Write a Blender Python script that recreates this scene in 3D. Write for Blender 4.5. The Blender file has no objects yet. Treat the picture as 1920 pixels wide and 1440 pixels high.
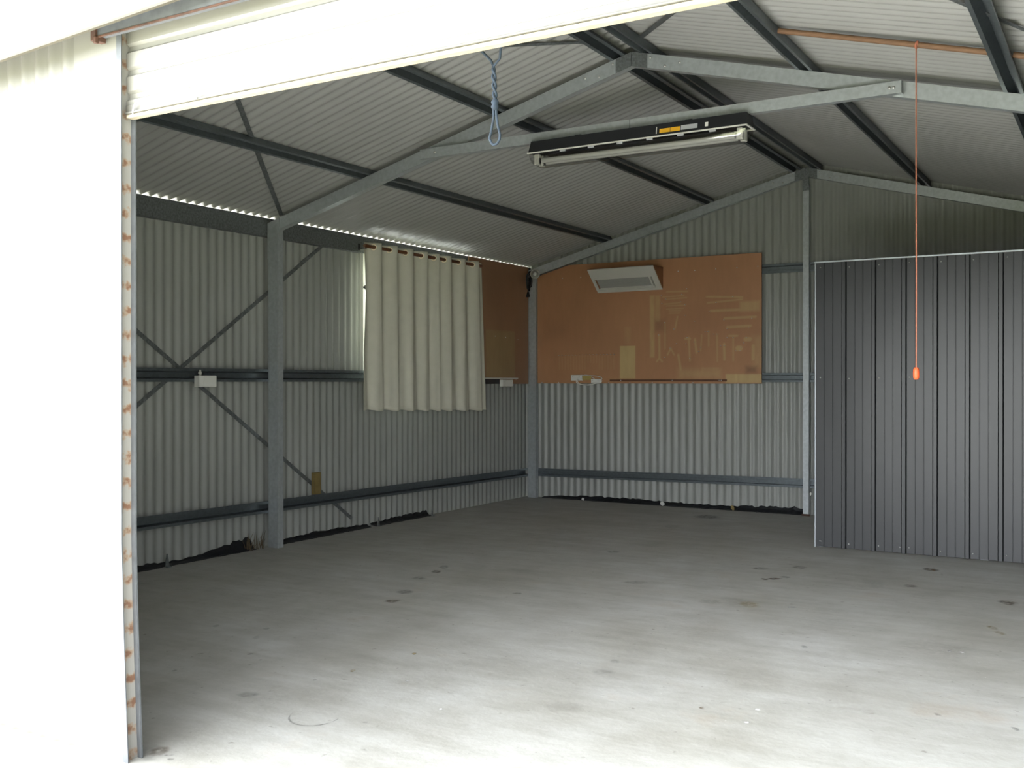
import bpy, bmesh, math, random
from math import sin, cos, pi, radians, sqrt
from mathutils import Vector, Matrix
random.seed(7)
S = bpy.context.scene
COL = S.collection

# ------------------------------------------------------------------ camera
cd = bpy.data.cameras.new('camera'); cam = bpy.data.objects.new('camera', cd); COL.objects.link(cam)
cd.sensor_width = 36.0; cd.lens = 1917.5 / 1920 * 36.0; cd.clip_start = 0.02; cd.clip_end = 500
cam.location = (5.4792, -2.1616, 1.2143)
cam.rotation_euler = (radians(90 - 0.156), 0, radians(31.077))
S.camera = cam
# ------------------------------------------------------------------ daylight
SKY_LOW, SKY_HIGH, SKY_SIDE, SKY_DIR, SUN_E = 1.15, 1.30, 1.5, (-.82, -.57), 10.0
W = bpy.data.worlds.new('overcast_sky'); S.world = W; W.use_nodes = True
wn = W.node_tree.nodes; wl = W.node_tree.links
bg = wn['Background']
tc = wn.new('ShaderNodeTexCoord'); sx = wn.new('ShaderNodeSeparateXYZ')
wl.new(tc.outputs['Generated'], sx.inputs[0])
def wmath(op, a, b=None, c=None):
    k = wn.new('ShaderNodeMath'); k.operation = op
    for i, v in enumerate((a, b, c)):
        if v is None: continue
        if isinstance(v, (int, float)): k.inputs[i].default_value = v
        else: wl.new(v, k.inputs[i])
    return k.outputs[0]
# bright cloud above a duller horizon, brightest towards the front left
mr = wn.new('ShaderNodeMapRange'); mr.interpolation_type = 'SMOOTHSTEP'; mr.inputs[1].default_value = .0; mr.inputs[2].default_value = .34
wl.new(sx.outputs['Z'], mr.inputs[0]); low = mr.outputs[0]
side = wmath('ADD', wmath('MULTIPLY', sx.outputs['X'], SKY_DIR[0]), wmath('MULTIPLY', sx.outputs['Y'], SKY_DIR[1]))
side = wmath('MULTIPLY_ADD', side, SKY_SIDE, 1.0)
mz = wn.new('ShaderNodeMapRange'); mz.interpolation_type = 'SMOOTHSTEP'
mz.inputs[1].default_value = .40; mz.inputs[2].default_value = .80; mz.inputs[3].default_value = 1.0; mz.inputs[4].default_value = .30
wl.new(sx.outputs['Z'], mz.inputs[0])
side = wmath('MULTIPLY', wmath('MAXIMUM', side, .15), mz.outputs[0])
lum = wmath('MULTIPLY', wmath('MULTIPLY_ADD', low, SKY_HIGH - SKY_LOW, SKY_LOW), side)
bg.inputs[0].default_value = (.93, .96, 1.0, 1); wl.new(lum, bg.inputs[1])
sl = bpy.data.lights.new('sun', 'SUN'); sl.energy = SUN_E; sl.angle = radians(2.0); sl.color = (1.0, .97, .93)
sun = bpy.data.objects.new('sun', sl); COL.objects.link(sun); sun.location = (-6, 3, 9)
sun.rotation_euler = Vector((-.12, .11, .985)).to_track_quat('Z', 'Y').to_euler()
S.view_settings.view_transform = 'Standard'; S.view_settings.look = 'None'
S.view_settings.gamma = 1.0; S.view_settings.use_curve_mapping = False
S.view_settings.exposure = 2.82
cy = S.cycles
cy.max_bounces = 16; cy.diffuse_bounces = 10; cy.glossy_bounces = 6; cy.transparent_max_bounces = 16; cy.transmission_bounces = 8
cy.use_denoising = True

# ------------------------------------------------------------------ materials
def new_mat(name):
    m = bpy.data.materials.new(name); m.use_nodes = True
    return m, m.node_tree.nodes, m.node_tree.links, m.node_tree.nodes['Principled BSDF']
def mat(name, col, rough=0.6, metal=0.0, var=0.0, scale=8.0, bump=0.0, bscale=60.0, stretch=(1, 1, 1), detail=4):
    m, n, l, b = new_mat(name)
    b.inputs['Base Color'].default_value = (*col, 1); b.inputs['Roughness'].default_value = rough
    b.inputs['Metallic'].default_value = metal
    if var or bump:
        t = n.new('ShaderNodeTexCoord'); mp = n.new('ShaderNodeMapping'); mp.inputs['Scale'].default_value = stretch
        l.new(t.outputs['Object'], mp.inputs[0])
        if var:
            nz = n.new('ShaderNodeTexNoise'); nz.inputs['Scale'].default_value = scale; nz.inputs['Detail'].default_value = detail
            l.new(mp.outputs[0], nz.inputs[0])
            r = n.new('ShaderNodeValToRGB'); r.color_ramp.elements[0].position = .3; r.color_ramp.elements[1].position = .7
            r.color_ramp.elements[0].color = (*[max(0, c * (1 - var)) for c in col], 1)
            r.color_ramp.elements[1].color = (*[min(1, c * (1 + var)) for c in col], 1)
            l.new(nz.outputs[0], r.inputs[0]); l.new(r.outputs[0], b.inputs['Base Color'])
        if bump:
            nb = n.new('ShaderNodeTexNoise'); nb.inputs['Scale'].default_value = bscale
            l.new(mp.outputs[0], nb.inputs[0])
            bp = n.new('ShaderNodeBump'); bp.inputs['Strength'].default_value = bump; bp.inputs['Distance'].default_value = .01
            l.new(nb.outputs[0], bp.inputs['Height']); l.new(bp.outputs[0], b.inputs['Normal'])
    return m
M = {}
M['sheet'] = mat('grey_green_back_coat', (.30, .31, .29), .42, 0, .06, 1.3)
M['roofsheet'] = mat('grey_roof_back_coat', (.36, .36, .35), .45, 0, .06, 1.3)
M['cream'] = mat('cream_colour_coat', (.185, .182, .158), .5, 0, .03, 3)
M['rail'] = mat('weathered_aluminium_rail', (.085, .082, .068), .5, 0, .12, 30)
M['tanshade'] = mat('tan_edge_shade', (.070, .062, .042), .7, 0, .15, 12)  # shadow line of the fascia edge, painted as tan
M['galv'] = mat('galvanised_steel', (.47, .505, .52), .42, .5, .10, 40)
M['galv_shaded'] = mat('shaded_galvanised', (.15, .172, .185), .42, .65, .12, 40)  # darker copy of the galvanised steel, shade of the hollow sections in its colour
M['galv_dull'] = mat('dull_galvanised_steel', (.19, .205, .21), .5, .6, .30, 70)
M['charcoal'] = mat('charcoal_colour_coat', (.026, .028, .030), .38, 0.0, .12, 2.5, .45, 2.4, (1, 1, .35))
M['trimsilver'] = mat('bright_cut_steel_edge', (.38, .41, .43), .4, .7)
M['fabric'] = mat('beige_curtain_fabric', (.62, .605, .51), .9, 0, .03, 12, .15, 400)
M['rodwood'] = mat('red_brown_rod', (.15, .055, .022), .45, 0, .2, 20)
M['brass'] = mat('pale_brass', (.92, .82, .62), .3, .85)
M['chrome'] = mat('polished_aluminium', (.62, .61, .59), .16, 1)
M['black'] = mat('black_plastic', (.012, .013, .016), .45)
M['membrane'] = mat('black_builders_film', (.006, .007, .010), .5, 0, .4, 12)
M['white'] = mat('white_plastic', (.76, .76, .72), .4)
M['offwhite'] = mat('aged_white_enamel', (.62, .62, .58), .4)
M['yellow'] = mat('yellow_label', (.80, .42, .02), .5)
M['tagyellow'] = mat('yellow_tag', (.42, .33, .10), .5)
M['greylabel'] = mat('grey_label', (.42, .43, .46), .5)
M['orange'] = mat('orange_plastic', (.95, .13, .04), .4)
M['orangecord'] = mat('orange_cord', (.50, .17, .10), .7)
M['blue'] = mat('blue_rope', (.0035, .011, .020), .85, 0, .3, 90)
M['timber'] = mat('pine_batten', (.21, .115, .062), .7, 0, .2, 14, 0, 1, (1, 12, 12))
M['yellowpine'] = mat('yellow_pine_offcut', (.20, .145, .05), .7, 0, .15, 14)
M['boardbrown'] = mat('brown_hardboard', (.29, .135, .065), .6, 0, .08, 5)
M['darkrail'] = mat('dark_brown_timber', (.13, .055, .028), .6, 0, .15, 9)
M['screw'] = mat('zinc_screw', (.62, .62, .60), .35, .8)
M['paper'] = mat('scrap_paper', (.55, .55, .53), .8)
M['weather'] = mat('tan_weather_strip', (.34, .30, .22), .7, 0, .15, 30)
M['ground'] = mat('dry_grass', (.115, .125, .075), .95, 0, .3, 5)
M['bounce_ground'] = mat('pale_bounce_ground', (.52, .52, .515), .9, 0, .10, 2)  # for unseen ground added to bounce daylight upwards
M['leaf'] = mat('dry_leaf', (.10, .075, .045), .9)

def glass_mat(name, tint, gloss=.12, rough=.03):
    m, n, l, b = new_mat(name); n.remove(b); o = n['Material Output']
    t = n.new('ShaderNodeBsdfTransparent'); t.inputs[0].default_value = (*tint, 1)
    g = n.new('ShaderNodeBsdfGlossy'); g.inputs['Roughness'].default_value = rough
    mx = n.new('ShaderNodeMixShader'); mx.inputs[0].default_value = gloss
    l.new(t.outputs[0], mx.inputs[1]); l.new(g.outputs[0], mx.inputs[2]); l.new(mx.outputs[0], o.inputs[0])
    return m
M['charcoal'].node_tree.nodes['Principled BSDF'].inputs['Specular IOR Level'].default_value = .42
M['glass'] = glass_mat('window_glass', (.80, .83, .82), .07)
M['clear'] = glass_mat('clear_polycarbonate', (.80, .80, .78), .16, .08)
M['tube'] = mat('fluorescent_tube_glass', (.62, .62, .60), .2)
M['lens'] = mat('ribbed_frosted_lens', (.38, .38, .365), .25)

def concrete_mat():
    m, n, l, b = new_mat('worn_concrete')
    t = n.new('ShaderNodeTexCoord')
    def noise(sc, det=5, rough=.55, vec=None):
        z = n.new('ShaderNodeTexNoise'); z.inputs['Scale'].default_value = sc; z.inputs['Detail'].default_value = det
        z.inputs['Roughness'].default_value = rough
        l.new(vec if vec else t.outputs['Object'], z.inputs[0]); return z
    def ramp(src, p0, c0, p1, c1):
        r = n.new('ShaderNodeValToRGB'); r.color_ramp.elements[0].position = p0; r.color_ramp.elements[1].position = p1
        r.color_ramp.elements[0].color = (*c0, 1); r.color_ramp.elements[1].color = (*c1, 1); l.new(src, r.inputs[0]); return r
    def mix(a, c, f, typ='MIX', fac=None):
        x = n.new('ShaderNodeMix'); x.data_type = 'RGBA'; x.blend_type = typ
        l.new(a, x.inputs[6])
        if isinstance(c, tuple): x.inputs[7].default_value = (*c, 1)
        else: l.new(c, x.inputs[7])
        if fac is not None: l.new(fac, x.inputs[0])
        else: x.inputs[0].default_value = f
        return x.outputs[2]
    base = ramp(noise(1.1, 6, .6).outputs[0], .32, (.395, .388, .352), .68, (.485, .488, .470))
    c = mix(base.outputs[0], ramp(noise(3.4, 8, .7).outputs[0], .35, (.80, .78, .74), .62, (1.08, 1.08, 1.07)).outputs[0], .65, 'MULTIPLY')
    # trowel streaks
    mp = n.new('ShaderNodeMapping'); mp.inputs['Rotation'].default_value = (0, 0, radians(-25)); mp.inputs['Scale'].default_value = (.7, 4.5, 1)
    l.new(t.outputs['Object'], mp.inputs[0])
    c = mix(c, ramp(noise(2.6, 6, .6, mp.outputs[0]).outputs[0], .38, (.88, .87, .85), .6, (1.05, 1.05, 1.05)).outputs[0], .6, 'MULTIPLY')
    # rusty tan blotches and dark specks
    f = ramp(noise(1.7, 7, .65).outputs[0], .60, (0, 0, 0), .76, (.5, .5, .5)).outputs[0]
    c = mix(c, (.30, .22, .14), 0, 'MIX', f)
    f = ramp(noise(26, 3, .5).outputs[0], .67, (0, 0, 0), .76, (.6, .6, .6)).outputs[0]
    c = mix(c, (.16, .145, .12), 0, 'MIX', f)
    f = ramp(noise(5.5, 8, .72).outputs[0], .60, (0, 0, 0), .78, (.45, .45, .45)).outputs[0]
    c = mix(c, (.25, .215, .16), 0, 'MIX', f)
    f = ramp(noise(34, 2, .5).outputs[0], .74, (0, 0, 0), .80, (.7, .7, .7)).outputs[0]
    c = mix(c, (.70, .70, .68), 0, 'MIX', f)
    l.new(c, b.inputs['Base Color'])
    rr = ramp(noise(2.2, 5).outputs[0], .3, (.48,) * 3, .7, (.72,) * 3); l.new(rr.outputs[0], b.inputs['Roughness'])
    bp = n.new('ShaderNodeBump'); bp.inputs['Strength'].default_value = .18; bp.inputs['Distance'].default_value = .008
    l.new(noise(30, 6).outputs[0], bp.inputs['Height']); l.new(bp.outputs[0], b.inputs['Normal'])
    return m
M['concrete'] = concrete_mat()

def attr_mat(name, rough, decal=False):
    m, n, l, b = new_mat(name)
    a = n.new('ShaderNodeVertexColor'); a.layer_name = 'tone'
    l.new(a.outputs['Color'], b.inputs['Base Color']); b.inputs['Roughness'].default_value = rough
    if decal:
        o = n['Material Output']; tr = n.new('ShaderNodeBsdfTransparent'); mx = n.new('ShaderNodeMixShader')
        t = n.new('ShaderNodeTexCoord'); z = n.new('ShaderNodeTexNoise'); z.inputs['Scale'].default_value = 35; z.inputs['Detail'].default_value = 5
        l.new(t.outputs['Object'], z.inputs[0])
        r = n.new('ShaderNodeMapRange'); r.inputs[1].default_value = .35; r.inputs[2].default_value = .6; r.inputs[3].default_value = .25; r.inputs[4].default_value = 1
        l.new(z.outputs[0], r.inputs[0])
        k = n.new('ShaderNodeMath'); k.operation = 'MULTIPLY'; l.new(a.outputs['Alpha'], k.inputs[0]); l.new(r.outputs[0], k.inputs[1])
        l.new(k.outputs[0], mx.inputs[0]); l.new(tr.outputs[0], mx.inputs[1]); l.new(b.outputs[0], mx.inputs[2]); l.new(mx.outputs[0], o.inputs[0])
    return m
M['board'] = attr_mat('stained_hardboard', .55)
M['stain'] = attr_mat('floor_stain', .7, True)

def rust_mat():
    m, n, l, b = new_mat('rust_spotted_galvanised')
    t = n.new('ShaderNodeTexCoord'); sp = n.new('ShaderNodeSeparateXYZ'); l.new(t.outputs['Object'], sp.inputs[0])
    w = n.new('ShaderNodeMath'); w.operation = 'MULTIPLY'; w.inputs[1].default_value = 2 * pi / .079; l.new(sp.outputs['Z'], w.inputs[0])
    s = n.new('ShaderNodeMath'); s.operation = 'SINE'; l.new(w.outputs[0], s.inputs[0])
    z = n.new('ShaderNodeTexNoise'); z.inputs['Scale'].default_value = 45; z.inputs['Detail'].default_value = 6; l.new(t.outputs['Object'], z.inputs[0])
    a = n.new('ShaderNodeMath'); a.operation = 'MULTIPLY_ADD'; a.inputs[1].default_value = .22; l.new(s.outputs[0], a.inputs[0]); l.new(z.outputs[0], a.inputs[2])
    r = n.new('ShaderNodeValToRGB'); r.color_ramp.elements[0].position = .54; r.color_ramp.elements[1].position = .78
    r.color_ramp.elements[0].color = (.24, .235, .215, 1); r.color_ramp.elements[1].color = (.15, .078, .045, 1)
    e = r.color_ramp.elements.new(.66); e.color = (.24, .18, .13, 1)
    l.new(a.outputs[0], r.inputs[0]); l.new(r.outputs[0], b.inputs['Base Color']); b.inputs['Roughness'].default_value = .7
    return m
M['rust'] = rust_mat()
M['rustbrown'] = mat('brown_rust', (.065, .03, .018), .8, 0, .4, 30)
M['weathered'] = mat('weathered_galvanised', (.115, .123, .13), .6, .3, .16, 26)

# ------------------------------------------------------------------ mesh helpers
class MB:
    """collects geometry for ONE mesh object"""
    def __init__(s): s.v = []; s.f = []; s.mi = []; s.sm = []
    def add(s, vs, fs, mi=0, smooth=False):
        o = len(s.v); s.v += [tuple(p) for p in vs]
        for f in fs: s.f.append([i + o for i in f]); s.mi.append(mi); s.sm.append(smooth)
    def box(s, x0, y0, z0, x1, y1, z1, mi=0):
        s.hexa([(x0, y0, z0), (x1, y0, z0), (x1, y1, z0), (x0, y1, z0), (x0, y0, z1), (x1, y0, z1), (x1, y1, z1), (x0, y1, z1)], mi)
    def hexa(s, c, mi=0):
        s.add(c, [(0, 3, 2, 1), (4, 5, 6, 7), (0, 1, 5, 4), (1, 2, 6, 5), (2, 3, 7, 6), (3, 0, 4, 7)], mi)
    def bbox(s, x0, y0, z0, x1, y1, z1, bev=.003, mi=0):
        bm = bmesh.new(); bmesh.ops.create_cube(bm, size=1)
        for v in bm.verts:
            v.co = Vector(((x0 + x1) / 2 + v.co.x * (x1 - x0), (y0 + y1) / 2 + v.co.y * (y1 - y0), (z0 + z1) / 2 + v.co.z * (z1 - z0)))
        bmesh.ops.bevel(bm, geom=list(bm.edges), offset=bev, segments=2, profile=.5, affect='EDGES')
        bm.verts.index_update()
        s.add([v.co[:] for v in bm.verts], [[v.index for v in f.verts] for f in bm.faces], mi, False); bm.free()
    def ext(s, prof, A, B, U, V, closed=True, mi=0, smooth=False, caps=True):
        """extrude a 2-D profile (u,v) from A to B; U,V map the profile into space"""
        A, B, U, V = Vector(A), Vector(B), Vector(U), Vector(V); n = len(prof)
        vs = [A + U * u + V * v for u, v in prof] + [B + U * u + V * v for u, v in prof]
        fs = [(i, (i + 1) % n, n + (i + 1) % n, n + i) for i in range(n if closed else n - 1)]
        s.add(vs, fs, mi, smooth)
        if closed and caps: s.add(vs, [tuple(range(n))[::-1], tuple(range(n, 2 * n))], mi)
    def tube(s, pts, r, seg=8, mi=0, cap=True, radii=None):
        pts = [Vector(p) for p in pts]; rings = []; nrm = None
        for i, p in enumerate(pts):
            t = (pts[min(i + 1, len(pts) - 1)] - pts[max(i - 1, 0)])
            t = t.normalized() if t.length > 1e-9 else Vector((0, 0, 1))
            if nrm is None:
                a = Vector((0, 0, 1)) if abs(t.z) < .9 else Vector((1, 0, 0)); nrm = t.cross(a).normalized()
            else: nrm = (nrm - t * nrm.dot(t)).normalized()
            b = t.cross(nrm); rr = radii[i] if radii else r
            rings.append([p + (nrm * cos(2 * pi * k / seg) + b * sin(2 * pi * k / seg)) * rr for k in range(seg)])
        vs = [v for R in rings for v in R]; fs = []
        for i in range(len(rings) - 1):
            for k in range(seg):
                fs.append((i * seg + k, i * seg + (k + 1) % seg, (i + 1) * seg + (k + 1) % seg, (i + 1) * seg + k))
        s.add(vs, fs, mi, True)
        if cap: s.add(vs, [tuple(range(seg))[::-1], tuple(range(len(vs) - seg, len(vs)))], mi)
    def lathe(s, prof, C, axis, seg=20, mi=0, smooth=True):
        """prof = [(r, h)], revolved about axis through C"""
        C, ax = Vector(C), Vector(axis).normalized()
        a = Vector((0, 0, 1)) if abs(ax.z) < .9 else Vector((1, 0, 0)); u = ax.cross(a).normalized(); w = ax.cross(u)
        vs = []; fs = []
        for r, h in prof:
            for k in range(seg): vs.append(C + ax * h + (u * cos(2 * pi * k / seg) + w * sin(2 * pi * k / seg)) * r)
        for i in range(len(prof) - 1):
            for k in range(seg): fs.append((i * seg + k, i * seg + (k + 1) % seg, (i + 1) * seg + (k + 1) % seg, (i + 1) * seg + k))
        s.add(vs, fs, mi, smooth)
    def build(s, name, mats, parent=None):
        me = bpy.data.meshes.new(name); me.from_pydata(s.v, [], s.f)
        for m in (mats if isinstance(mats, (list, tuple)) else [mats]): me.materials.append(m)
        me.polygons.foreach_set('material_index', s.mi); me.polygons.foreach_set('use_smooth', s.sm)
        me.update()
        bm = bmesh.new(); bm.from_mesh(me); bmesh.ops.recalc_face_normals(bm, faces=bm.faces); bm.to_mesh(me); bm.free()
        o = bpy.data.objects.new(name, me); COL.objects.link(o)
        if parent is not None:
            o.parent = parent; o.matrix_parent_inverse = Matrix.Translation(parent.location).inverted()
        return o
def tag(o, label, cat, group=None):
    o['label'] = label; o['category'] = cat
    if group: o['group'] = group
    return o
def thing(name, label, cat, loc, group=None):
    o = bpy.data.objects.new(name, None); COL.objects.link(o); o.location = loc; o.empty_display_size = .05
    return tag(o, label, cat, group)
def struct(o):
    o['kind'] = 'structure'; return o
def thick(poly, t):
    """open polyline -> closed thin outline with mitred corners (sheet steel of thickness t)"""
    P = [Vector(p) for p in poly]; L = []; R = []
    for i, p in enumerate(P):
        d0 = (P[i] - P[i - 1]).normalized() if i > 0 else None
        d1 = (P[i + 1] - P[i]).normalized() if i < len(P) - 1 else None
        if d0 is None: d0 = d1
        if d1 is None: d1 = d0
        n0 = Vector((-d0.y, d0.x)); n1 = Vector((-d1.y, d1.x)); b = (n0 + n1).normalized(); k = (t / 2) / max(.3, b.dot(n0))
        L.append(p + b * k); R.append(p - b * k)
    return [tuple(q) for q in L + R[::-1]]
def csec(d, b, lip=.012, t=.002):      # web along u from 0 to d at v=0, flanges to v=b
    return thick([(lip, b), (0, b), (0, 0), (d, 0), (d, b), (d - lip, b)], t)
def hat(w, c, h, fl=.018, t=.0018):    # flanges at v=0, crown at v=h, total width w
    return thick([(-w / 2, .006), (-w / 2, 0), (-w / 2 + fl, 0), (-c / 2, h), (c / 2, h), (w / 2 - fl, 0), (w / 2, 0), (w / 2, .006)], t)

# measured marks on the board and stains on the floor (metres)
B_RECTS= [(1.139, 1.239, 1.305, 1.564, 1, 0.004), (2.232, 1.198, 2.595, 1.282, 0.85, 0.006), (1.461, 1.447, 1.51, 2.054, 0.6, 0.012), (1.517, 1.796, 1.569, 2.051, 0.45, 0.012), (1.182, 1.582, 1.262, 1.755, 0.22, 0.02), (1.759, 1.244, 2.187, 1.328, 0.45, 0.05), (1.995, 1.257, 2.167, 1.346, 0.35, 0.01), (2.495, 1.336, 2.589, 1.633, 0.35, 0.05), (2.367, 1.865, 2.557, 1.959, 0.55, 0.02), (1.021, 1.2, 1.139, 1.266, 0.2, 0.06)]
B_DARK= [(2.431, 1.293, 2.526, 1.349, 0.5, 0.03), (1.517, 1.704, 1.615, 1.811, 0.3, 0.04), (0.304, 1.678, 0.523, 1.793, 0.15, 0.1)]
B_LINES= [(1.637, 2.083, 1.851, 2.078, 0.0063, 0.6), (1.594, 2.033, 1.817, 2.039, 0.0051, 0.6), (1.628, 2.009, 1.842, 2.018, 0.0051, 0.6), (1.611, 1.963, 1.783, 1.973, 0.0051, 0.6), (1.637, 1.946, 1.834, 1.947, 0.0051, 0.6), (1.637, 1.915, 1.808, 1.916, 0.0042, 0.6), (1.663, 1.897, 1.783, 1.896, 0.0042, 0.6), (1.663, 1.873, 1.774, 1.873, 0.0042, 0.6), (2.043, 2.017, 2.393, 1.999, 0.0084, 0.6), (2.052, 1.958, 2.393, 1.979, 0.0076, 0.6), (2.085, 1.882, 2.488, 1.883, 0.011, 0.6), (2.224, 1.806, 2.52, 1.812, 0.011, 0.6), (2.248, 1.723, 2.472, 1.729, 0.0118, 0.6), (1.559, 1.665, 1.563, 1.438, 0.011, 0.6), (1.62, 1.785, 1.62, 1.527, 0.0063, 0.6), (1.749, 1.837, 1.723, 1.718, 0.0068, 0.6), (1.864, 1.634, 1.876, 1.411, 0.0084, 0.6), (2.064, 1.693, 2.064, 1.551, 0.0059, 0.6), (2.146, 1.659, 2.151, 1.4, 0.0059, 0.6), (2.216, 1.564, 2.22, 1.419, 0.0127, 0.6), (2.305, 1.624, 2.305, 1.406, 0.0068, 0.6), (1.757, 1.468, 1.783, 1.324, 0.011, 0.6), (1.994, 1.655, 1.985, 1.505, 0.0059, 0.6), (1.927, 1.617, 1.943, 1.489, 0.011, 0.6), (1.68, 1.534, 1.646, 1.47, 0.0076, 0.6), (1.68, 1.534, 1.715, 1.469, 0.0076, 0.6), (2.349, 1.522, 2.373, 1.522, 0.0253, 0.6), (2.264, 1.641, 2.345, 1.639, 0.0084, 0.6), (1.83, 1.623, 1.876, 1.622, 0.011, 0.6), (2.425, 1.606, 2.465, 1.605, 0.0211, 0.6), (2.496, 1.543, 2.496, 1.42, 0.0152, 0.6), (1.559, 1.438, 1.533, 1.406, 0.0084, 0.6), (1.563, 1.438, 1.59, 1.406, 0.0084, 0.6), (0.453, 1.48, 0.453, 1.336, 0.005, 0.35), (0.486, 1.48, 0.486, 1.336, 0.005, 0.35), (0.52, 1.48, 0.52, 1.336, 0.005, 0.35), (0.553, 1.479, 0.553, 1.336, 0.005, 0.35), (0.586, 1.479, 0.586, 1.336, 0.005, 0.35), (0.619, 1.478, 0.619, 1.335, 0.005, 0.35), (0.652, 1.478, 0.652, 1.335, 0.005, 0.35), (0.685, 1.477, 0.685, 1.335, 0.005, 0.35), (0.718, 1.477, 0.718, 1.335, 0.005, 0.35), (0.75, 1.477, 0.75, 1.335, 0.005, 0.35), (0.783, 1.476, 0.783, 1.402, 0.005, 0.35), (0.815, 1.476, 0.815, 1.402, 0.005, 0.35), (0.848, 1.475, 0.848, 1.401, 0.005, 0.35), (0.88, 1.475, 0.88, 1.401, 0.005, 0.35), (0.912, 1.474, 0.912, 1.334, 0.005, 0.35), (0.944, 1.474, 0.944, 1.333, 0.005, 0.35), (0.976, 1.474, 0.976, 1.333, 0.005, 0.35), (1.007, 1.473, 1.007, 1.333, 0.005, 0.35), (1.039, 1.473, 1.039, 1.333, 0.005, 0.35), (1.071, 1.472, 1.071, 1.333, 0.005, 0.35)]
B_NAILS= [(1.851, 2.102), (1.8, 2.052), (1.589, 2.045), (1.633, 2.012), (1.594, 1.972), (1.787, 1.979), (1.83, 1.948), (1.834, 1.847), (1.624, 1.785), (1.719, 1.718), (1.559, 1.665), (1.745, 1.577), (1.68, 1.534), (1.62, 1.446), (1.881, 1.435), (1.842, 1.575), (1.855, 1.634), (1.923, 1.589), (1.969, 1.497), (1.989, 1.536), (2.035, 1.686), (2.064, 1.685), (2.118, 1.66), (2.15, 1.659), (2.187, 1.547), (2.224, 1.548), (2.252, 1.626), (2.309, 1.624), (2.333, 1.499), (2.377, 1.499), (2.413, 1.572), (2.437, 1.621), (2.488, 1.798), (2.22, 1.791), (2.252, 1.708), (2.457, 1.718), (2.076, 1.874), (2.305, 2.006), (2.142, 1.958), (1.927, 1.788), (2.385, 1.53), (0.453, 1.48), (0.493, 1.481), (0.534, 1.481), (0.574, 1.481), (0.614, 1.481), (0.654, 1.481), (0.693, 1.481), (0.733, 1.482), (0.772, 1.482), (0.811, 1.482), (0.851, 1.482), (0.889, 1.482), (0.928, 1.482), (0.967, 1.482), (1.005, 1.483), (1.044, 1.483), (1.082, 1.483)]
B_SCREWS= [(0.489, 2.274), (0.701, 2.272), (1.755, 2.276), (1.924, 2.274), (2.134, 2.277), (2.341, 2.278), (2.54, 2.278), (1.247, 1.2), (1.486, 1.2), (1.906, 1.2), (0.445, 1.195), (1.014, 1.198), (0.248, 1.195)]
RAIL_SCREWS= [(1.153, 1.216), (1.698, 1.215), (2.171, 1.218), (2.192, 1.218)]
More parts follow.
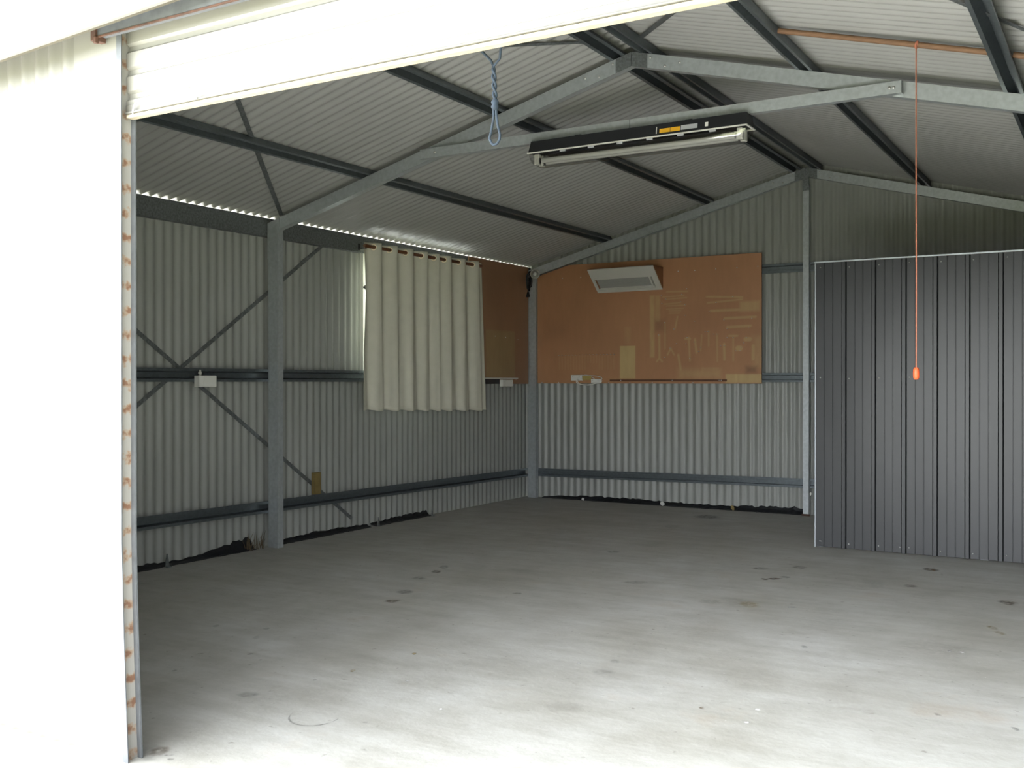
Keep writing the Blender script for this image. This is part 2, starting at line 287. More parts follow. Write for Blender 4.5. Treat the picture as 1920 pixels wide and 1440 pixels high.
F_STAINS= [(2.247, 6.578, 0.115, 0.132, 'd', 0.75), (2.205, 5.846, 0.08, 0.095, 'd', 0.3), (3.617, 4.054, 0.046, 0.028, 'r', 0.9), (3.661, 4.141, 0.033, 0.032, 'd', 0.7), (3.571, 4.007, 0.026, 0.026, 'r', 0.8), (3.718, 3.257, 0.052, 0.082, 'y', 0.5), (4.39, 4.872, 0.045, 0.06, 'r', 0.8), (1.647, 3.332, 0.035, 0.067, 'd', 0.6), (1.703, 3.169, 0.034, 0.055, 'r', 0.6), (1.735, 2.942, 0.046, 0.051, 'd', 0.6), (1.913, 2.564, 0.046, 0.06, 'd', 0.6), (1.997, 2.331, 0.047, 0.041, 'r', 0.5), (2.562, 0.699, 0.045, 0.035, 'd', 0.5), (2.813, 0.105, 0.016, 0.013, 'd', 0.6), (2.847, 0.082, 0.012, 0.01, 'd', 0.6), (2.75, 0.089, 0.049, 0.071, 'd', 0.35), (2.756, 0.116, 0.035, 0.041, 'r', 0.35), (4.212, 2.527, 0.015, 0.029, 'd', 0.55), (3.575, 1.863, 0.023, 0.034, 'd', 0.35), (3.601, 1.688, 0.049, 0.047, 'd', 0.3), (3.682, 1.206, 0.08, 0.056, 'd', 0.15), (4.886, 1.825, 0.012, 0.017, 'd', 0.6), (5.143, 1.8, 0.011, 0.024, 'd', 0.6), (4.911, 4.037, 0.047, 0.075, 'r', 0.6), (4.375, 4.243, 0.038, 0.044, 'r', 0.5), (3.436, 4.342, 0.055, 0.049, 'r', 0.4), (3.648, 4.514, 0.049, 0.05, 'r', 0.4), (3.504, 3.222, 0.059, 0.069, 'r', 0.2), (2.98, 1.164, 0.009, 0.011, 'w', 1), (3.301, 0.941, 0.008, 0.01, 'w', 1), (3.457, 1.753, 0.009, 0.013, 'w', 0.9), (4.318, 1.381, 0.011, 0.012, 'w', 0.9), (4.308, 1.54, 0.01, 0.013, 'w', 0.8), (4.844, 2.79, 0.012, 0.02, 'w', 1), (4.791, 2.789, 0.01, 0.015, 'w', 0.8), (3.935, 3.311, 0.026, 0.019, 'w', 0.5), (2.696, 1.162, 0.011, 0.02, 'y', 0.9), (2.757, 1.512, 0.012, 0.018, 'y', 0.9), (4.906, 3.369, 0.024, 0.048, 'y', 0.6), (4.951, 3.272, 0.023, 0.046, 'y', 0.5), (2.345, 4.434, 0.045, 0.055, 'd', 0.6), (4.125, 1.451, 0.01, 0.019, 'r', 0.7), (1.945, 1.355, 0.02, 0.031, 'd', 0.3), (1.606, 1.421, 0.016, 0.023, 'd', 0.5), (1.861, 1.511, 0.018, 0.022, 'd', 0.5), (2.648, 0.981, 0.009, 0.018, 'd', 0.6), (2.056, 0.777, 0.011, 0.015, 'd', 0.5), (2.139, 1.13, 0.017, 0.014, 'r', 0.5), (3.157, 0.681, 0.011, 0.01, 'd', 0.5), (2.489, 2.859, 0.03, 0.029, 'r', 0.4), (2.929, 3.504, 0.077, 0.049, 'r', 0.3), (4.18, 4.2, 0.07, 0.12, 'd', 0.15), (4.609, 1.729, 0.118, 0.091, 'w', 0.12), (3.638, 3.272, 0.088, 0.138, 'r', 0.12), (4.721, 2.811, 0.146, 0.181, 'r', 0.12), (4.151, 3.072, 0.162, 0.12, 'd', 0.1)]

# ------------------------------------------------------------------ shed dimensions
RX, RZ, SL = 2.991, 3.138, 0.2657          # ridge x, rafter-top height at the ridge, roof slope
MY, DY = 3.319, 7.091                       # front faces of the middle and back portal frames
XL, XR, YB = 0.025, 5.957, 7.192            # sheet planes
PIT = 0.0762; AMP = 0.008
zr = lambda x: RZ - SL * abs(x - RX)
CS = 1 / sqrt(1 + SL * SL)
LIFT = 0.069                                # roof sheet above the rafter tops

def corr(mb, w0, w1, tfun, P, crest, hole=None, two=True, n=8, gap=.002):
    """corrugated sheet: wave along w, tfun(w) -> list of t breaks, P(w,t,d) -> point"""
    ws = []; w = w0
    k0 = math.floor((w0 - crest) / PIT * n)
    ws = [w0] + [crest + (k + 1) * PIT / n for k in range(k0, k0 + int((w1 - w0) / PIT * n) + 2) if w0 + 1e-4 < crest + (k + 1) * PIT / n < w1 - 1e-4] + [w1]
    for layer in ((0, 1) if two else (0,)):
        vs = []; fs = []; m = len(tfun(ws[0]))
        for w in ws:
            d = AMP * cos(2 * pi * (w - crest) / PIT) - layer * gap
            for t in tfun(w): vs.append(P(w, t, d))
        for i in range(len(ws) - 1):
            for j in range(m - 1):
                if hole and hole(.5 * (ws[i] + ws[i + 1]), j): continue
                fs.append((i * m + j, (i + 1) * m + j, (i + 1) * m + j + 1, i * m + j + 1))
        mb.add(vs, fs, layer, True)

# floor slab + worn stains laid into the same mesh
fl = MB()
nx, ny = 24, 30
fl.box(.036, -.10, -.30, 5.945, 7.18, 0)
fl_me = fl
F_TONE = {'d': (.085, .082, .075), 'r': (.17, .105, .055), 'y': (.46, .37, .19), 'w': (.80, .80, .78)}
yaw = radians(31.077); RV = Vector((cos(yaw), sin(yaw), 0)); FV = Vector((-sin(yaw), cos(yaw), 0))
stain_alpha = {}
for k, (cx, cy_, ra, rb, tone, st) in enumerate(F_STAINS):
    rnd = random.Random(k); seg = 22
    jit = [.75 + .45 * rnd.random() for _ in range(seg)]
    C = Vector((cx, cy_, .0006 + .00002 * k)); base = len(fl.v)
    vs = [C]
    for q in (.62, 1.15):
        for i in range(seg):
            a = 2 * pi * i / seg; j = .5 * jit[i] + .25 * jit[(i + 1) % seg] + .25 * jit[i - 1]
            vs.append(C + (RV * cos(a) * ra + FV * sin(a) * rb) * q * j)
    fs = [(0, 1 + i, 1 + (i + 1) % seg) for i in range(seg)] + [(1 + i, 1 + seg + i, 1 + seg + (i + 1) % seg, 1 + (i + 1) % seg) for i in range(seg)]
    fl.add(vs, fs, 1)
    for i in range(len(vs)): stain_alpha[base + i] = (*F_TONE[tone], min(1, st * {'d': .62, 'y': .8, 'r': 1.0, 'w': 1.15}[tone]) if i <= seg else 0.0)
# dark curved mark near the doorway
pa = []
for i in range(17):
    a_ = pi * (.92 + 1.02 * i / 16); pa.append(Vector((2.958, .640, 0)) + RV * cos(a_) * .092 + FV * sin(a_) * .105)
for i in range(16):
    for s_ in range(1):
        p, q = pa[i], pa[i + 1]; d = (q - p).normalized(); nn = Vector((-d.y, d.x, 0))
        base = len(fl.v); wdt = .006 * (.3 + sin(pi * (i + .5) / 16))
        vs = [p - nn * wdt, q - nn * wdt, p, q, p + nn * wdt, q + nn * wdt]
        vs = [v + Vector((0, 0, .0022)) for v in vs]
        fl.add(vs, [(0, 1, 3, 2), (2, 3, 5, 4)], 1)
        for m_, al in enumerate((0, 0, .55, .55, 0, 0)): stain_alpha[base + m_] = (.10, .10, .09, al)
floor = struct(fl.build('floor', [M['concrete'], M['stain']]))
ca = floor.data.color_attributes.new('tone', 'FLOAT_COLOR', 'POINT')
for i, c in stain_alpha.items(): ca.data[i].color = c

g = MB(); g.box(-40, -40, -.6, 40, 40, -.115); struct(g.build('ground', M['ground']))
g = MB(); g.box(-3.4, -2.6, -.3, 5.2, -.125, -.10); g.box(-2.2, -.12, -.3, -.06, 8.5, -.10); struct(g.build('ground_bounce', M['bounce_ground']))  # added pale ground, shaped so its bounce lights the shed interior

# walls
WY0, WY1, WZ0, WZ1 = 4.452, 6.05, 1.303, 2.276       # window opening in the left wall
mb = MB()
corr(mb, -.02, 7.21, lambda w: [-.06, WZ0, WZ1, 2.370], lambda w, t, d: (XL + d, w, t), .48 + .0762 * 23.4,
     hole=lambda w, j: j == 1 and WY0 < w < WY1)
struct(mb.build('wall_left', [M['sheet'], M['cream']]))
mb = MB()
corr(mb, -.02, 7.21, lambda w: [-.06, 2.370], lambda w, t, d: (XR - d, w, t), .5)
struct(mb.build('wall_right', [M['sheet'], M['cream']]))
mb = MB()
corr(mb, .0, 5.98, lambda w: [-.06, zr(w) + LIFT - .001], lambda w, t, d: (w, YB - d, t), .1616)
struct(mb.build('wall_back', [M['sheet'], M['cream']]))
DX0, DX1, DZ = 2.715, 5.70, 2.33                     # doorway
mb = MB()
corr(mb, .0, 2.50, lambda w: [-.098, zr(w) + LIFT - .001], lambda w, t, d: (w, .0 + d, t), .04)
corr(mb, 2.50, DX1, lambda w: [DZ, zr(w) + LIFT - .001], lambda w, t, d: (w, .0 + d, t), .04)
corr(mb, DX1, 5.98, lambda w: [-.06, zr(w) + LIFT - .001], lambda w, t, d: (w, .0 + d, t), .04)
struct(mb.build('wall_front', [M['sheet'], M['cream']]))
# roof: two slopes of corrugated sheet and a ridge cap
mb = MB()
corr(mb, -.16, 7.27, lambda w: [-.13, 1.4, RX - .02], lambda w, t, d: (t + SL * CS * d, w, zr(t) + LIFT - d * CS), .03)
corr(mb, -.16, 7.27, lambda w: [6.11, 4.6, RX + .02], lambda w, t, d: (t - SL * CS * d, w, zr(t) + LIFT - d * CS), .03)
mb.hexa([(RX - .16, -.16, zr(RX - .16) + LIFT + .012), (RX, -.16, RZ + LIFT + .014), (RX, 7.27, RZ + LIFT + .014), (RX - .16, 7.27, zr(RX - .16) + LIFT + .012),
         (RX - .16, -.16, zr(RX - .16) + LIFT + .016), (RX, -.16, RZ + LIFT + .018), (RX, 7.27, RZ + LIFT + .018), (RX - .16, 7.27, zr(RX - .16) + LIFT + .016)], 1)
mb.hexa([(RX + .16, -.16, zr(RX + .16) + LIFT + .012), (RX, -.16, RZ + LIFT + .014), (RX, 7.27, RZ + LIFT + .014), (RX + .16, 7.27, zr(RX + .16) + LIFT + .012),
         (RX + .16, -.16, zr(RX + .16) + LIFT + .016), (RX, -.16, RZ + LIFT + .018), (RX, 7.27, RZ + LIFT + .018), (RX + .16, 7.27, zr(RX + .16) + LIFT + .016)], 1)
struct(mb.build('ceiling', [M['roofsheet'], M['cream']]))

# window in the left wall
win = MB()
fx0, fx1 = -.01, .055
for a in ((WY0, WZ0, WY0 + .03, WZ1), (WY1 - .03, WZ0, WY1, WZ1), (WY0 + .03, WZ0, WY1 - .03, WZ0 + .03), (WY0 + .03, WZ1 - .03, WY1 - .03, WZ1)):
    win.box(fx0, a[0], a[1], fx1, a[2], a[3])
window = struct(win.build('window_1', M['white']))
for i, (a, b_) in enumerate(((WY0 + .03, 5.26), (5.24, WY1 - .03))):
    m_ = MB(); xx = .012 + .014 * i; m_.box(xx, a, WZ0 + .03, xx + .004, b_, WZ1 - .03); m_.build('pane', M['glass'], window)
m_ = MB(); m_.box(.008, 5.235, WZ0 + .03, .035, 5.265, WZ1 - .03); m_.build('mullion', M['white'], window)
m_ = MB(); m_.bbox(.05, WY0 + .002, 1.985, .075, WY0 + .05, 2.0, .003); m_.bbox(.05, WY0 + .02, 1.975, .068, WY0 + .032, 2.01, .003); m_.build('latch', M['black'], window)

# ------------------------------------------------------------------ portal frames
def rafter(y, side, label, grp):
    x0 = .10 if side < 0 else 2 * RX - .10
    sgn = 1 if side < 0 else -1
    along = Vector((sgn * CS, 0, SL * CS)); U = Vector((sgn * SL * CS, 0, -CS)) * 1.0
    A = Vector((x0, y, zr(x0))); B = Vector((RX - sgn * .004, y, zr(RX - sgn * .004)))
    root = thing('rafter', label, 'rafter', ((A + B) / 2), grp)
    m_ = MB(); m_.ext(csec(.078, .05), A, B, U, Vector((0, 1, 0))); m_.build('channel', M['galv'], root)
    # apex plate half and bolts
    p = MB()
    a = RX - sgn * .001; b_ = RX - sgn * .10
    pts = [(a, zr(a) - .001), (b_, zr(b_) - .001), (b_ + sgn * .0, zr(b_) - .083), (a, zr(a) - .083)]
    vs = [(x, y - .004, z) for x, z in pts] + [(x, y - .0005, z) for x, z in pts]
    p.hexa([vs[0], vs[1], vs[2], vs[3], vs[4], vs[5], vs[6], vs[7]]); p.build('apex_plate', M['galv_dull'], root)
    for dx, dz in ((.12, .022), (.21, .06), (.30, .03)):
        q = MB(); xx = RX - sgn * dx; q.lathe([(0, -.007), (.007, -.006), (.008, 0)], (xx, y - .001, zr(xx) - dz), (0, 1, 0), 8); q.build('bolt', M['screw'], root)
    kp = MB(); xx0 = x0 - sgn * .005; xx1 = x0 + sgn * .11
    pts = [(xx0, zr(xx0) - .002), (xx1, zr(xx1) - .002), (xx1, zr(xx1) - .082), (xx0 + sgn * .09, zr(xx0) - .26), (xx0, zr(xx0) - .26)]
    n = len(pts); vs = [(x, y - .006, z) for x, z in pts] + [(x, y - .0025, z) for x, z in pts]
    kp.add(vs, [tuple(range(n)), tuple(range(n, 2 * n))[::-1]] + [(i, (i + 1) % n, n + (i + 1) % n, n + i) for i in range(n)])
    kp.build('knee_plate', M['galv'], root)
    return root
def column(x, y, sgn, label, grp):
    root = thing('column', label, 'column', (x + sgn * .045, y, 0), grp)
    m_ = MB(); m_.ext(csec(.09, .055), (x, y, 0), (x, y, zr(x) - .004), (sgn, 0, 0), (0, 1, 0)); m_.build('channel', M['galv'], root)
    b_ = MB(); b_.box(min(x + sgn * .01, x + sgn * .085), y + .006, 0, max(x + sgn * .01, x + sgn * .085), y + .05, .006); b_.build('base_plate', M['galv_dull'], root)
    return root
G = 'steel portal frame members'
rafter(MY, -1, 'left galvanised rafter of the middle frame, carrying the left end of the collar tie', G)
rafter(MY, 1, 'right galvanised rafter of the middle frame, carrying the right end of the collar tie', G)
rafter(DY, -1, 'left galvanised rafter along the back gable wall, above the brown hardboard', G)
rafter(DY, 1, 'right galvanised rafter along the back gable wall, above the dark steel partition', G)
rafter(.10, -1, 'left galvanised rafter of the front frame, hidden above the roller door', G)
rafter(.10, 1, 'right galvanised rafter of the front frame, hidden above the roller door', G)
column(.10, MY, 1, 'galvanised steel column halfway along the left wall, beside the curtain', G)
column(.10, DY, 1, 'galvanised steel column in the back left corner between the two brown boards', G)
column(2 * RX - .10, MY, -1, 'galvanised steel column halfway along the right wall', G)
column(2 * RX - .10, DY, -1, 'galvanised steel column in the back right corner behind the partition', G)
column(.10, .10, 1, 'galvanised steel column in the front left corner', G)
column(2 * RX - .10, .10, -1, 'galvanised steel column in the front right corner beside the door', G)
pp = thing('gable_post', 'slim galvanised post rising from the floor to the apex of the back wall', 'post', (2.99, DY, 0))
m_ = MB(); m_.ext(csec(.05, .05, .010), (2.966, DY + .004, 0), (2.966, DY + .004, 2.985), (1, 0, 0), (0, 1, 0)); m_.build('channel', M['galv'], pp)
m_ = MB(); m_.bbox(2.962, DY - .006, 2.93, 3.02, DY + .003, 3.06, .002); m_.build('top_bracket', M['galv_dull'], pp)
m_ = MB(); m_.bbox(2.955, DY - .004, 0, 3.028, DY + .003, .018, .002); m_.build('foot_bracket', M['rustbrown'], pp)

# collar tie across the middle frame
ct = thing('collar_tie', 'galvanised steel collar tie spanning the middle frame above the fluorescent light', 'beam', (3.0, MY - .03, 2.70))
m_ = MB(); m_.ext(thick([(.0, .042), (.0, .0), (.060, .0), (.060, .042)], .002), (1.50, MY - .048, 2.731), (4.497, MY - .048, 2.731), (0, 0, -1), (0, 1, 0)); m_.build('channel', M['galv'], ct)
for x in (1.62, 4.44, 4.46):
    q = MB(); q.lathe([(0, -.007), (.008, -.006), (.009, 0)], (x, MY - .048, 2.70), (0, 1, 0), 8); q.build('bolt', M['screw'], ct)
q = MB(); q.box(3.0, MY - .0495, 2.672, 3.003, MY - .0485, 2.730); q.build('joint_mark', M['black'], ct)

# purlins (open-down top hats running front to back)
def purlin(x, label, grp='roof purlins'):
    sgn = -1 if x < RX else 1
    U = Vector((CS, 0, -sgn * SL * CS)); V = Vector((sgn * SL * CS, 0, CS))
    m_ = MB(); m_.ext(hat(.092, .036, .054), (x, -.10, zr(x) + .001), (x, 7.18, zr(x) + .001), U, V)
    return tag(m_.build('purlin', M['galv_shaded']), label, 'purlin', grp)
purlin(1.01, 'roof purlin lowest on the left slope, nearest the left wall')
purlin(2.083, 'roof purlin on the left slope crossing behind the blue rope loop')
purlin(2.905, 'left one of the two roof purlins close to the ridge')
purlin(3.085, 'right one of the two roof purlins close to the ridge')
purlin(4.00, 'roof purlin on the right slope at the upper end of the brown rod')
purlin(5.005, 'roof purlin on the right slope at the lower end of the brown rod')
def eave(x, sgn, label):
    root = MB(); root.ext(csec(.132, .05), (x, -.05, 2.4045), (x, 7.17, 2.4045), (0, 0, -1), (-sgn, 0, 0))
    return tag(root.build('eave_purlin', M['galv_dull']), label, 'purlin', 'eave purlins')
eave(.086, 1, 'deep speckled steel eave purlin along the top of the left wall')
eave(XR - .061, -1, 'deep speckled steel eave purlin along the top of the right wall')
# girts
def girt(A, B, V, w, h, label):
    m_ = MB(); m_.ext(hat(w, .038, h), A, B, (0, 0, 1), V)
    return tag(m_.build('girt', M['galv_shaded']), label, 'girt', 'wall girts')
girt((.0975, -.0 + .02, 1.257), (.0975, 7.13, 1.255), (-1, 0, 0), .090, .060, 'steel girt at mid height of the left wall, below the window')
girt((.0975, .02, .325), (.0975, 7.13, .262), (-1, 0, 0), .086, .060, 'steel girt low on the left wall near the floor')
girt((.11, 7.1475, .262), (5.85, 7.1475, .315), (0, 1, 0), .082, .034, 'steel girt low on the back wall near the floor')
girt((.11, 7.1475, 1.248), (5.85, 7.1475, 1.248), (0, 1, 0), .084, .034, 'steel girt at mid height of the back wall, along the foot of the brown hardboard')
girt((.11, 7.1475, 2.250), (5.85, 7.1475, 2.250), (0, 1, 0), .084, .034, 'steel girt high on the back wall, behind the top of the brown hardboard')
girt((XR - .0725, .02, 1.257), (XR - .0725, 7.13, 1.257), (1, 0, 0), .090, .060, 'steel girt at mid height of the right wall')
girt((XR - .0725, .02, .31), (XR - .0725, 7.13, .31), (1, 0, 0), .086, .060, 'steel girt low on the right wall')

# strap bracing
def strap(A, B, nrm, w, label, sag=0.0):
    A, B, nrm = Vector(A), Vector(B), Vector(nrm).normalized(); d = (B - A).normalized(); u = d.cross(nrm).normalized()
    m_ = MB(); c = [A + u * w / 2, A - u * w / 2, B - u * w / 2, B + u * w / 2]
    m_.hexa([p for p in c] + [p + nrm * .0012 for p in c])
    return tag(m_.build('brace_strap', M['galv_dull']), label, 'strap', 'steel strap braces')
nl = Vector((-SL * CS, 0, CS)); nr = Vector((SL * CS, 0, CS))
off = .050
strap((.15, 3.40, zr(.15) + off), (2.66, .06, zr(2.66) + off), nl, .03, 'flat steel strap under the left roof slope, running up from the middle column')
strap((.50, .02, zr(.50) + off), (2.86, 3.09, zr(2.86) + off), nl, .03, 'flat steel strap under the left roof slope, running to the ridge above the blue rope')
strap((3.12, 3.16, zr(3.12) + off), (5.42, .09, zr(5.42) + off), nr, .03, 'flat steel strap under the right roof slope, starting at the middle apex')
strap((3.52, .05, zr(3.52) + off), (5.80, 3.42, zr(5.80) + off), nr, .03, 'flat steel strap under the right roof slope, crossing above the rightmost purlin')
strap((.0338, 3.97, 2.28), (.0338, .75, .04), (1, 0, 0), .03, 'flat steel strap on the left wall, sloping down from the eave towards the door')
strap((.0352, 1.15, 2.26), (.0352, 4.33, .09), (1, 0, 0), .03, 'flat steel strap on the left wall, sloping down towards the floor below the curtain')
# ------------------------------------------------------------------ front: roller door, guide, lintel, fascia
gt = thing('door_guide', 'rust-spotted galvanised roller door guide standing at the left edge of the doorway', 'track', (2.71, .02, 0))
zs = [2.335, 1.9, 1.4, .9, .7, .5, .3, .1, 0.0]
bend = lambda z: .030 * max(0, (.72 - z) / .72) ** 1.4
mb = MB(); tz = [2.37, 1.9, 1.4, .9, .7, .5, .3, .1, 0.0, -.098]; vs = []
for z in tz: vs += [(2.494, -.012, z), (2.7062 + bend(z), -.012, z), (2.7062 + bend(z), .004, z), (2.494, .004, z)]
mb.add(vs, [(4 * i + k, 4 * i + (k + 1) % 4, 4 * i + 4 + (k + 1) % 4, 4 * i + 4 + k) for i in range(len(tz) - 1) for k in range(4)] + [(0, 1, 2, 3), tuple(range(len(vs) - 4, len(vs)))])
struct(mb.build('trim_1', M['cream']))
def track_strip(x0, y0, x1, y1, name, m_, ztop=2.335):
    t = MB(); vs = []
    for z in zs:
        z = min(z, ztop); b_ = bend(z)
        vs += [(x0 + b_, y0, z), (x1 + b_, y0, z), (x1 + b_, y1, z), (x0 + b_, y1, z)]
    fs = []
    for i in range(len(zs) - 1):
        for k in range(4): fs.append((4 * i + k, 4 * i + (k + 1) % 4, 4 * i + 4 + (k + 1) % 4, 4 * i + 4 + k))
    fs += [(0, 1, 2, 3), tuple(range(len(vs) - 4, len(vs)))]
    t.add(vs, fs); return t.build(name, m_, gt)
track_strip(2.7065, -.012, 2.730, -.008, 'front_lip', M['weathered'])
track_strip(2.7065, -.008, 2.711, .046, 'web', M['rust'])
track_strip(2.711, .040, 2.730, .046, 'rear_lip', M['weathered'], 2.06)

door = thing('door_1', 'cream roller door rolled most of the way up', 'door', (4.2, .03, 2.2)); del door['label'], door['category']; struct(door)
# curtain: horizontally ribbed slats, curling back to the drum above the lintel
prof = []
z = 2.098
while z < 2.385:
    for dz, dy in ((0, 0), (.018, .000), (.026, .010), (.040, .010), (.048, .0), (.060, .0)):
        if z + dz < 2.40: prof.append((.020 + dy, z + dz))
    z += .0765
for a in range(0, 100, 12):
    prof.append((.020 + .20 * (1 - cos(radians(a))), 2.40 + .20 * sin(radians(a)) * .75))
mb = MB()
vs = [(2.716, y, z) for y, z in prof] + [(5.69, y, z) for y, z in prof]; n = len(prof)
vs2 = [(x, y + .003, z) for x, y, z in vs]
mb.add(vs, [(i, i + 1, n + i + 1, n + i) for i in range(n - 1)], 0, False)
mb.add(vs2, [(i, i + 1, n + i + 1, n + i) for i in range(n - 1)], 0, False)
mb.build('door_curtain', M['cream'], door)
mb = MB()
mb.bbox(2.722, .012, 2.075, 5.688, .034, 2.100, .002); mb.bbox(2.722, .006, 2.069, 5.688, .046, 2.076, .002)
mb.build('bottom_rail', M['rail'], door)
mb = MB(); mb.bbox(2.724, .012, 2.058, 5.686, .040, 2.069, .002); mb.build('weather_strip', M['weather'], door)
mb = MB(); mb.tube([(2.76, .008, 2.068), (2.768, .004, 2.082), (2.78, .002, 2.096)], .0025, 6); mb.build('tie', M['paper'], door)
mb = MB(); mb.tube([(3.055, .004, 2.072), (3.062, -.002, 2.09), (3.072, .0, 2.108), (3.085, .002, 2.112)], .0022, 6); mb.build('tie', M['paper'], door)
mb = MB(); mb.lathe([(0, 0), (.13, 0), (.13, 2.95), (0, 2.95)], (2.74, .22, 2.56), (1, 0, 0), 20); mb.build('drum', M['cream'], door)
# lintel channel with a rusted lower edge, and its end bracket
li = thing('lintel_channel', 'grey galvanised lintel channel with a rusty edge above the roller door', 'lintel', (4.2, -.02, 2.36))
mb = MB(); mb.ext(thick([(.0, .03), (0, 0), (.09, 0), (.09, .03)], .002), (2.655, -.052, 2.405), (5.80, -.052, 2.405), (0, 0, -1), (0, 1, 0)); mb.build('channel', M['weathered'], li)
mb = MB(); mb.box(2.665, -.055, 2.308, 5.79, -.048, 2.3125); mb.build('rusty_edge', M['rustbrown'], li)
mb = MB(); mb.bbox(2.645, -.062, 2.298, 2.668, -.020, 2.34, .002); mb.bbox(2.660, -.064, 2.288, 2.672, -.05, 2.31, .002); mb.build('end_bracket', M['rustbrown'], li)
# fascia: folded cream barge along the top of the front wall
mb = MB()
f0, f1 = 2.286 - 2.26 * .050, 2.286 + 3.6 * .050
def fz(x): return 2.286 + (x - 2.256) * .0468
x0, x1 = -.15, 6.1
vs = []
for x in (x0, x1):
    vs += [(x, -.120, fz(x)), (x, -.120, fz(x) + .62), (x, -.03, fz(x) + .62), (x, -.03, fz(x) + .10), (x, -.112, fz(x) + .006)]
n = 5
mb.add(vs, [(i, (i + 1) % n, n + (i + 1) % n, n + i) for i in range(n)] + [tuple(range(n)), tuple(range(n, 2 * n))])
fas = struct(mb.build('trim_2', M['cream']))
mb = MB(); c = []  # added lip whose tan colour stands in for shade under the fascia
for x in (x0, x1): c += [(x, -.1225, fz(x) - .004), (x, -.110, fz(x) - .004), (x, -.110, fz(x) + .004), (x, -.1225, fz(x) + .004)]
mb.add(c, [(0, 1, 2, 3), (4, 5, 6, 7), (0, 4, 5, 1), (1, 5, 6, 2), (2, 6, 7, 3), (3, 7, 4, 0)]); mb.build('shadow_lip', M['tanshade'], fas)

# rope loop hanging from the roller door
rp = thing('rope_loop', 'blue rope knotted into a long loop, hanging from the roller door edge', 'rope', (4.08, .08, 2.06))
def wave(p0, p1, n, amp, ph, ax=(1, 0, 0), ax2=(0, 1, 0), turns=3):
    p0, p1 = Vector(p0), Vector(p1); o = []
    for i in range(n + 1):
        t = i / n; a = ph + turns * 2 * pi * t; e = amp * min(1, 8 * t, 8 * (1 - t) + .4)
        o.append(p0.lerp(p1, t) + Vector(ax) * e * cos(a) + Vector(ax2) * e * sin(a))
    return o
J = Vector((4.072, .08, 2.028)); K = Vector((4.077, .08, 1.935))
mb = MB()
for ph, top in ((pi, (4.046, .036, 2.075)), (0, (4.124, .036, 2.075))):
    t = Vector(top); mid = t.lerp(J, .55) + Vector((0.004 if ph else -.004, .02, -.004))
    mb.tube([t, t.lerp(mid, .5), mid, J] + wave(J, K, 24, .0042, ph, turns=2.0), .0034, 8)
mb.build('twisted_strands', M['blue'], rp)
mb = MB(); mb.lathe([(0, -.016), (.007, -.014), (.0105, -.006), (.008, 0), (.0105, .006), (.007, .013), (0, .015)], K + Vector((0, 0, -.006)), (0, 0, 1), 12); mb.build('knot', M['blue'], rp)
mb = MB(); L = [K + Vector((dx, 0, dz)) for dx, dz in ((-.004, -.012), (-.004, -.04), (-.012, -.075), (-.017, -.092), (-.010, -.106), (-.003, -.110), (.006, -.108), (.014, -.098), (.015, -.085), (.008, -.06), (.004, -.03), (.004, -.012))]
S_ = []
for i in range(len(L) - 1):
    for q in range(4): S_.append(L[i].lerp(L[i + 1], q / 4))
S_.append(L[-1]); mb.tube(S_, .0034, 8); mb.build('loop', M['blue'], rp)

# ------------------------------------------------------------------ fluorescent batten
fx0, fx1, fy0, fy1 = 2.372, 3.724, MY - .135, MY - .005
lt = thing('fluorescent_light', 'long black weatherproof fluorescent light with clear cover under the collar tie', 'light fitting', ((fx0 + fx1) / 2, MY - .07, 2.66))
mb = MB()
for x in (fx0, fx1): pass
c = [(fx0 + .012, fy0 + .012, 2.662), (fx1 - .004, fy0 + .012, 2.662), (fx1 - .004, fy1 - .012, 2.662), (fx0 + .012, fy1 - .012, 2.662)]
d = [(fx0, fy0, 2.594), (fx1, fy0, 2.594), (fx1, fy1, 2.594), (fx0, fy1, 2.594)]
mb.hexa(d + c); mb.box(fx0 + .3, fy0 + .03, 2.655, fx0 + .34, fy1 - .03, 2.6705); mb.box(fx1 - .36, fy0 + .03, 2.655, fx1 - .32, fy1 - .03, 2.6705)
body = mb.build('housing', M['black'], lt)
mb = MB()
for r_ in ((fx0 - .006, fy0 - .006, fx1 + .006, fy0 + .003), (fx0 - .006, fy1 - .003, fx1 + .006, fy1 + .006), (fx0 - .006, fy0 + .003, fx0 + .004, fy1 - .003), (fx1 - .004, fy0 + .003, fx1 + .006, fy1 - .003)):
    mb.bbox(r_[0], r_[1], 2.586, r_[2], r_[3], 2.594, .0015)
mb.build('rim', M['offwhite'], lt)
